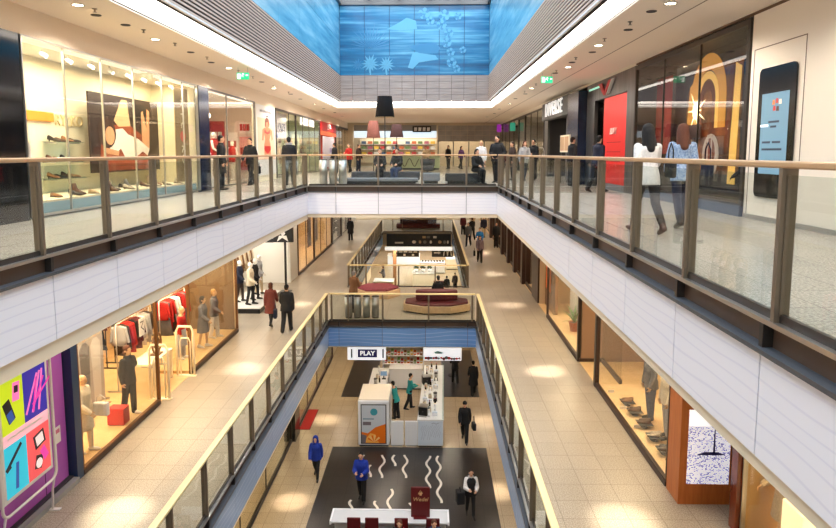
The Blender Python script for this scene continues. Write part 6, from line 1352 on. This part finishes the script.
# food court far below
t=thing('sign_band','dark band of small food pictures along the far edge of the second void','sign',(-1.1,SY1,-6.4)); bx('panel',mat('menu_dark',(44,46,50),.5),LX1+.35,RX1-.12,SY1-.12,SY1-.04,-6.62,-5.55,parent=t)
B=basis((0,SY1-.12,0),'-y'); b=MB(); R3=random.Random(9)
b.plate([(-3.0,-6.35),(-2.3,-6.35),(-2.3,-6.22),(-3.0,-6.22)],B,0,.01,0)
for i,(x,w_) in enumerate([(-1.4,.35),(-.9,.2),(-.5,.3),(0.0,.2),(.75,.3),(1.15,.28),(1.42,.15)]): b.plate([(x+w_*.5*math.cos(q*PI/4),-6.22+.14*math.sin(q*PI/4)) for q in range(8)],B,0,.01,i%3)
for i,x in enumerate((-.7,-.35,.2)): b.plate([(x,-5.9),(x+.28,-5.9),(x+.28,-5.72),(x,-5.72)],B,0,.01,(i+1)%3)
b.build('picture',[mat('menu_white',(230,226,216),.5),mat('menu_tan',(190,160,120),.5),mat('menu_grey',(120,120,116),.5)],t)
bx('light_strip',mat('strip_white',(250,248,240),.5,emis=.7),LX1+.2,RX1,SY1-.08,SY1+.02,-6.95,-6.64,parent=t)
for k,(x0,x1,z0,z1,lab) in enumerate([(-3.6,-1.1,-8.45,-7.78,'black hanging menu sign with white pictures, left one over the food court'),(.1,2.05,-8.45,-7.72,'black hanging sign with white arrow and cream arches, over the food court')]):
    t=thing('hanging_sign',lab,'sign',((x0+x1)/2,58,z0)); bx('sign_panel',mat('menu_black',(30,26,24),.5),x0,x1,57.95,58.05,z0,z1,parent=t); B=basis((0,57.95,0),'-y'); b=MB()
    if k==0:
        for i in range(5): b.plate([(x0+.15+i*.46,-8.05),(x0+.5+i*.46,-8.05),(x0+.5+i*.46,-7.9),(x0+.15+i*.46,-7.9)],B,0,.01)
        for i in range(3): b.plate([(x0+.25+i*.8,-8.35),(x0+.45+i*.8,-8.35),(x0+.45+i*.8,-8.18),(x0+.25+i*.8,-8.18)],B,0,.01)
    else:
        b.plate([(.3,-8.12),(.7,-8.12),(.7,-8.2),(.95,-8.06),(.7,-7.92),(.7,-8.0),(.3,-8.0)],B,0,.01)
        for s in(0,.36): b.ribbon([(1.2+s,-8.35),(1.24+s,-8.0),(1.34+s,-7.85),(1.5+s,-7.9),(1.56+s,-8.35)],.09,B,0,.01)
    b.build('pictogram',MT['menu_white'],t); b=MB(); b.cyl((x0+.3,58,z1),(x0+.3,58,-6.46),.02); b.cyl((x1-.3,58,z1),(x1-.3,58,-6.46),.02); b.build('suspension_rod',DARKST,t)
PALEB=mat('pale_blue_counter',(206,222,236),.4)
for k,(x0,x1,y0,y1,h,m_,lab) in enumerate([(-4.6,-1.2,66.5,68.,1.1,PALEB,'pale blue white food counter far below with grey screen on it'),(-1.0,1.4,62.,63.2,1.1,WHITE,'white food counter with small pots in the middle of the food court'),(1.6,4.6,64.,66,1.1,CREAM,'cream food counter at the right of the food court'),(-1.6,.35,55.5,57.,1.25,CREAM,'tall cream block with plants on top in the food court'),(-4.9,-3.2,53.,54.6,1.0,mat('pale_yellow_panel',(236,224,176),.5),'pale yellow low partition at the left of the food court')]):
    t=thing('food_counter',lab,'counter',((x0+x1)/2,(y0+y1)/2,L0)); bx('body',m_,x0,x1,y0,y1,L0+.08,L0+h-.05,parent=t); bx('worktop',WHITEG,x0-.04,x1+.04,y0-.04,y1+.04,L0+h-.05,L0+h,parent=t); bx('plinth',DARKG,x0+.05,x1-.05,y0+.05,y1-.05,L0,L0+.08,parent=t)
t=thing('till_screen','grey screen on the pale blue white food counter','screen',(-3.2,67.,L0+1.1)); MB().box(-.6,.6,-.04,.04,.1,.7).build('screen',GREYP,t,world=False); MB().box(-.2,.2,-.15,.15,0,.1).build('stand',DARKG,t,world=False)
for k,(x,n) in enumerate([(-1.3,'left'),(-.7,'middle'),(-.1,'right')]):
    t=thing('potted_plant','%s dark leafy plant on the tall cream block of the food court'%n,'plant',(x,56.2,L0+1.25)); MB().lathe((0,0,0),[(.14,0),(.18,.25)],14).build('pot',WHITE,t,world=False); b=MB()
    for i in range(10): a=i*2.4; b.ell((.14*math.cos(a),.14*math.sin(a),.38+.05*(i%4)),(.13,.09,.05),Matrix.Rotation(a,3,'Z')@Matrix.Rotation(-.5,3,'Y'),8,6)
    b.build('foliage',vary('dark_leaf',(40,56,40),(64,80,52),12,.6),t,world=False)
def pot(i,x,y,z):
    t=thing('pot','%s small dark pot from the left on the white food counter'%ORD[i],'pot',(x,y,z),0,'pots on the white food counter'); MB().lathe((0,0,0),[(.08,0),(.10,.16),(.09,.17)],12).build('body',BLACK,t,world=False); MB().cyl((0,0,.17),(0,0,.20),.05).build('lid',ALU,t,world=False)
for i in range(8): pot(i,-.8+i*.29,62.5,L0+1.1)
t=thing('seat_block','red upholstered block seat in the food court right of the cream block','seat',(.75,53.2,L0)); MB().box(-.5,.5,-.4,.4,.05,.5).build('seat',RED,t,.04,world=False); MB().box(-.5,.5,.3,.45,.5,1.0).build('backrest',MAROON,t,.03,world=False); MB().box(-.45,.45,-.35,.35,0,.05).build('base',BLACK,t,world=False)
b=MB(); b.box(-3.35,-3.05,55.,55.3,L0,-6.46); b.box(1.9,2.25,69,69.4,L0,-6.46); struct(b.build('pillar',vary('brown_column',(150,100,60),(166,116,74),4,.5)))
SKY=5.0; EXPO=.27
LIGHTS=list(SH_L)
for x,y,z,k in SP:
    LIGHTS.append(('spot','soffit_spot_lamp',(x,y,z),1500 if k=='m' else 1100,.36,1.,{'col':(255,240,220)}))
for y in range(8,52,4):
    LIGHTS.append(('spot','soffit_flood_lamp',(-5.9,y,-1.12),85,2.6,.5,{'col':(255,242,226)}))  # fill spots added along the walkways, no fixtures modelled for them
    LIGHTS.append(('spot','soffit_flood_lamp',(3.2,y,-1.12),85,2.6,.5,{'col':(255,236,214)}))
for x,y in ((-2.4,25.6),(.4,25.6),(-2.4,29),(.4,29)):
    LIGHTS.append(('spot','soffit_flood_lamp',(x,y,-1.12),190,2.2,.5,{'col':(255,240,222)}))  # added fill spots that brighten the bridge
for y in range(8,52,4):
    LIGHTS.append(('spot','gallery_flood_lamp',(-5.9,y,3.66),300,2.7,.5,{'col':(255,240,222)}))  # fill spots added to the galleries, apart from the modelled downlights
    LIGHTS.append(('spot','gallery_flood_lamp',(4.3,y,3.66),220,2.7,.5,{'col':(255,240,222)}))
for x,y in ((-5,16),(-5,24),(-2,27),(1,27),(3,24),(3,16),(-2,31),(1,31),(-5,34),(3,34)):
    LIGHTS.append(('spot','ground_flood_lamp',(x,y,L1-1.1),140,2.5,.5,{'col':(255,238,216)}))  # fill spots added over the ground floor, without fixtures
for x,y in ((-3,54),(1,54),(-3,60.5),(1,60.5),(-3,65),(1,65),(-3,72),(1,72)):
    LIGHTS.append(('spot','ground_flood_lamp',(x,y,L1-1.1),700,2.5,.5,{'col':(255,246,234)}))  # stronger fill spots added to brighten the food court
# ================================================================== LIGHT AND CAMERA
w=bpy.data.worlds.new('sky'); S.world=w; w.use_nodes=True
bg=w.node_tree.nodes['Background']; bg.inputs[0].default_value=(*rgb(246,248,255),1); bg.inputs[1].default_value=SKY
def area(name,loc,sx,sy,power,col=(255,236,210),rot=(0,0,0),portal=False,spread=None):
    l=bpy.data.lights.new(name,'AREA'); l.shape='RECTANGLE'; l.size=sx; l.size_y=sy; l.energy=power; l.color=rgb(*col)
    if portal: l.cycles.is_portal=True
    if spread: l.spread=spread
    o=bpy.data.objects.new(name,l); COL.objects.link(o); o.location=loc; o.rotation_euler=rot
    return o
def spot(name,loc,power,angle=1.1,blend=.6,col=(255,228,190),rad=.06):
    l=bpy.data.lights.new(name,'SPOT'); l.energy=power; l.spot_size=angle; l.spot_blend=blend; l.color=rgb(*col); l.shadow_soft_size=rad
    o=bpy.data.objects.new(name,l); COL.objects.link(o); o.location=loc
    return o
def point(name,loc,power,col=(255,226,180),rad=.15):
    l=bpy.data.lights.new(name,'POINT'); l.energy=power; l.color=rgb(*col); l.shadow_soft_size=rad
    o=bpy.data.objects.new(name,l); COL.objects.link(o); o.location=loc
    return o
area('daylight_portal',((SLX+SRX)/2,12,BTOP+.6),7.6,40,1,portal=True)
for a in LIGHTS: globals()[a[0]](*a[1:-1],**a[-1])
cam=bpy.data.cameras.new('camera'); co=bpy.data.objects.new('camera',cam); COL.objects.link(co); S.camera=co
f=630.; pitch=math.atan2(69.2,f); yaw=math.atan2(13,math.hypot(f,69.2))
co.location=(0,0,1.18); co.rotation_euler=(PI/2-pitch,0,yaw)
cam.sensor_width=36.; cam.lens=f/836*36; cam.shift_y=-42/836; cam.clip_start=.05; cam.clip_end=300
vs=S.view_settings; vs.view_transform='Standard'; vs.look='None'; vs.gamma=1.; vs.use_curve_mapping=False; vs.exposure=EXPO
S.cycles.use_denoising=True; S.cycles.transparent_max_bounces=24; S.cycles.max_bounces=8; S.cycles.diffuse_bounces=4; S.cycles.glossy_bounces=4; S.cycles.sample_clamp_indirect=6.; S.cycles.caustics_reflective=False; S.cycles.caustics_refractive=False
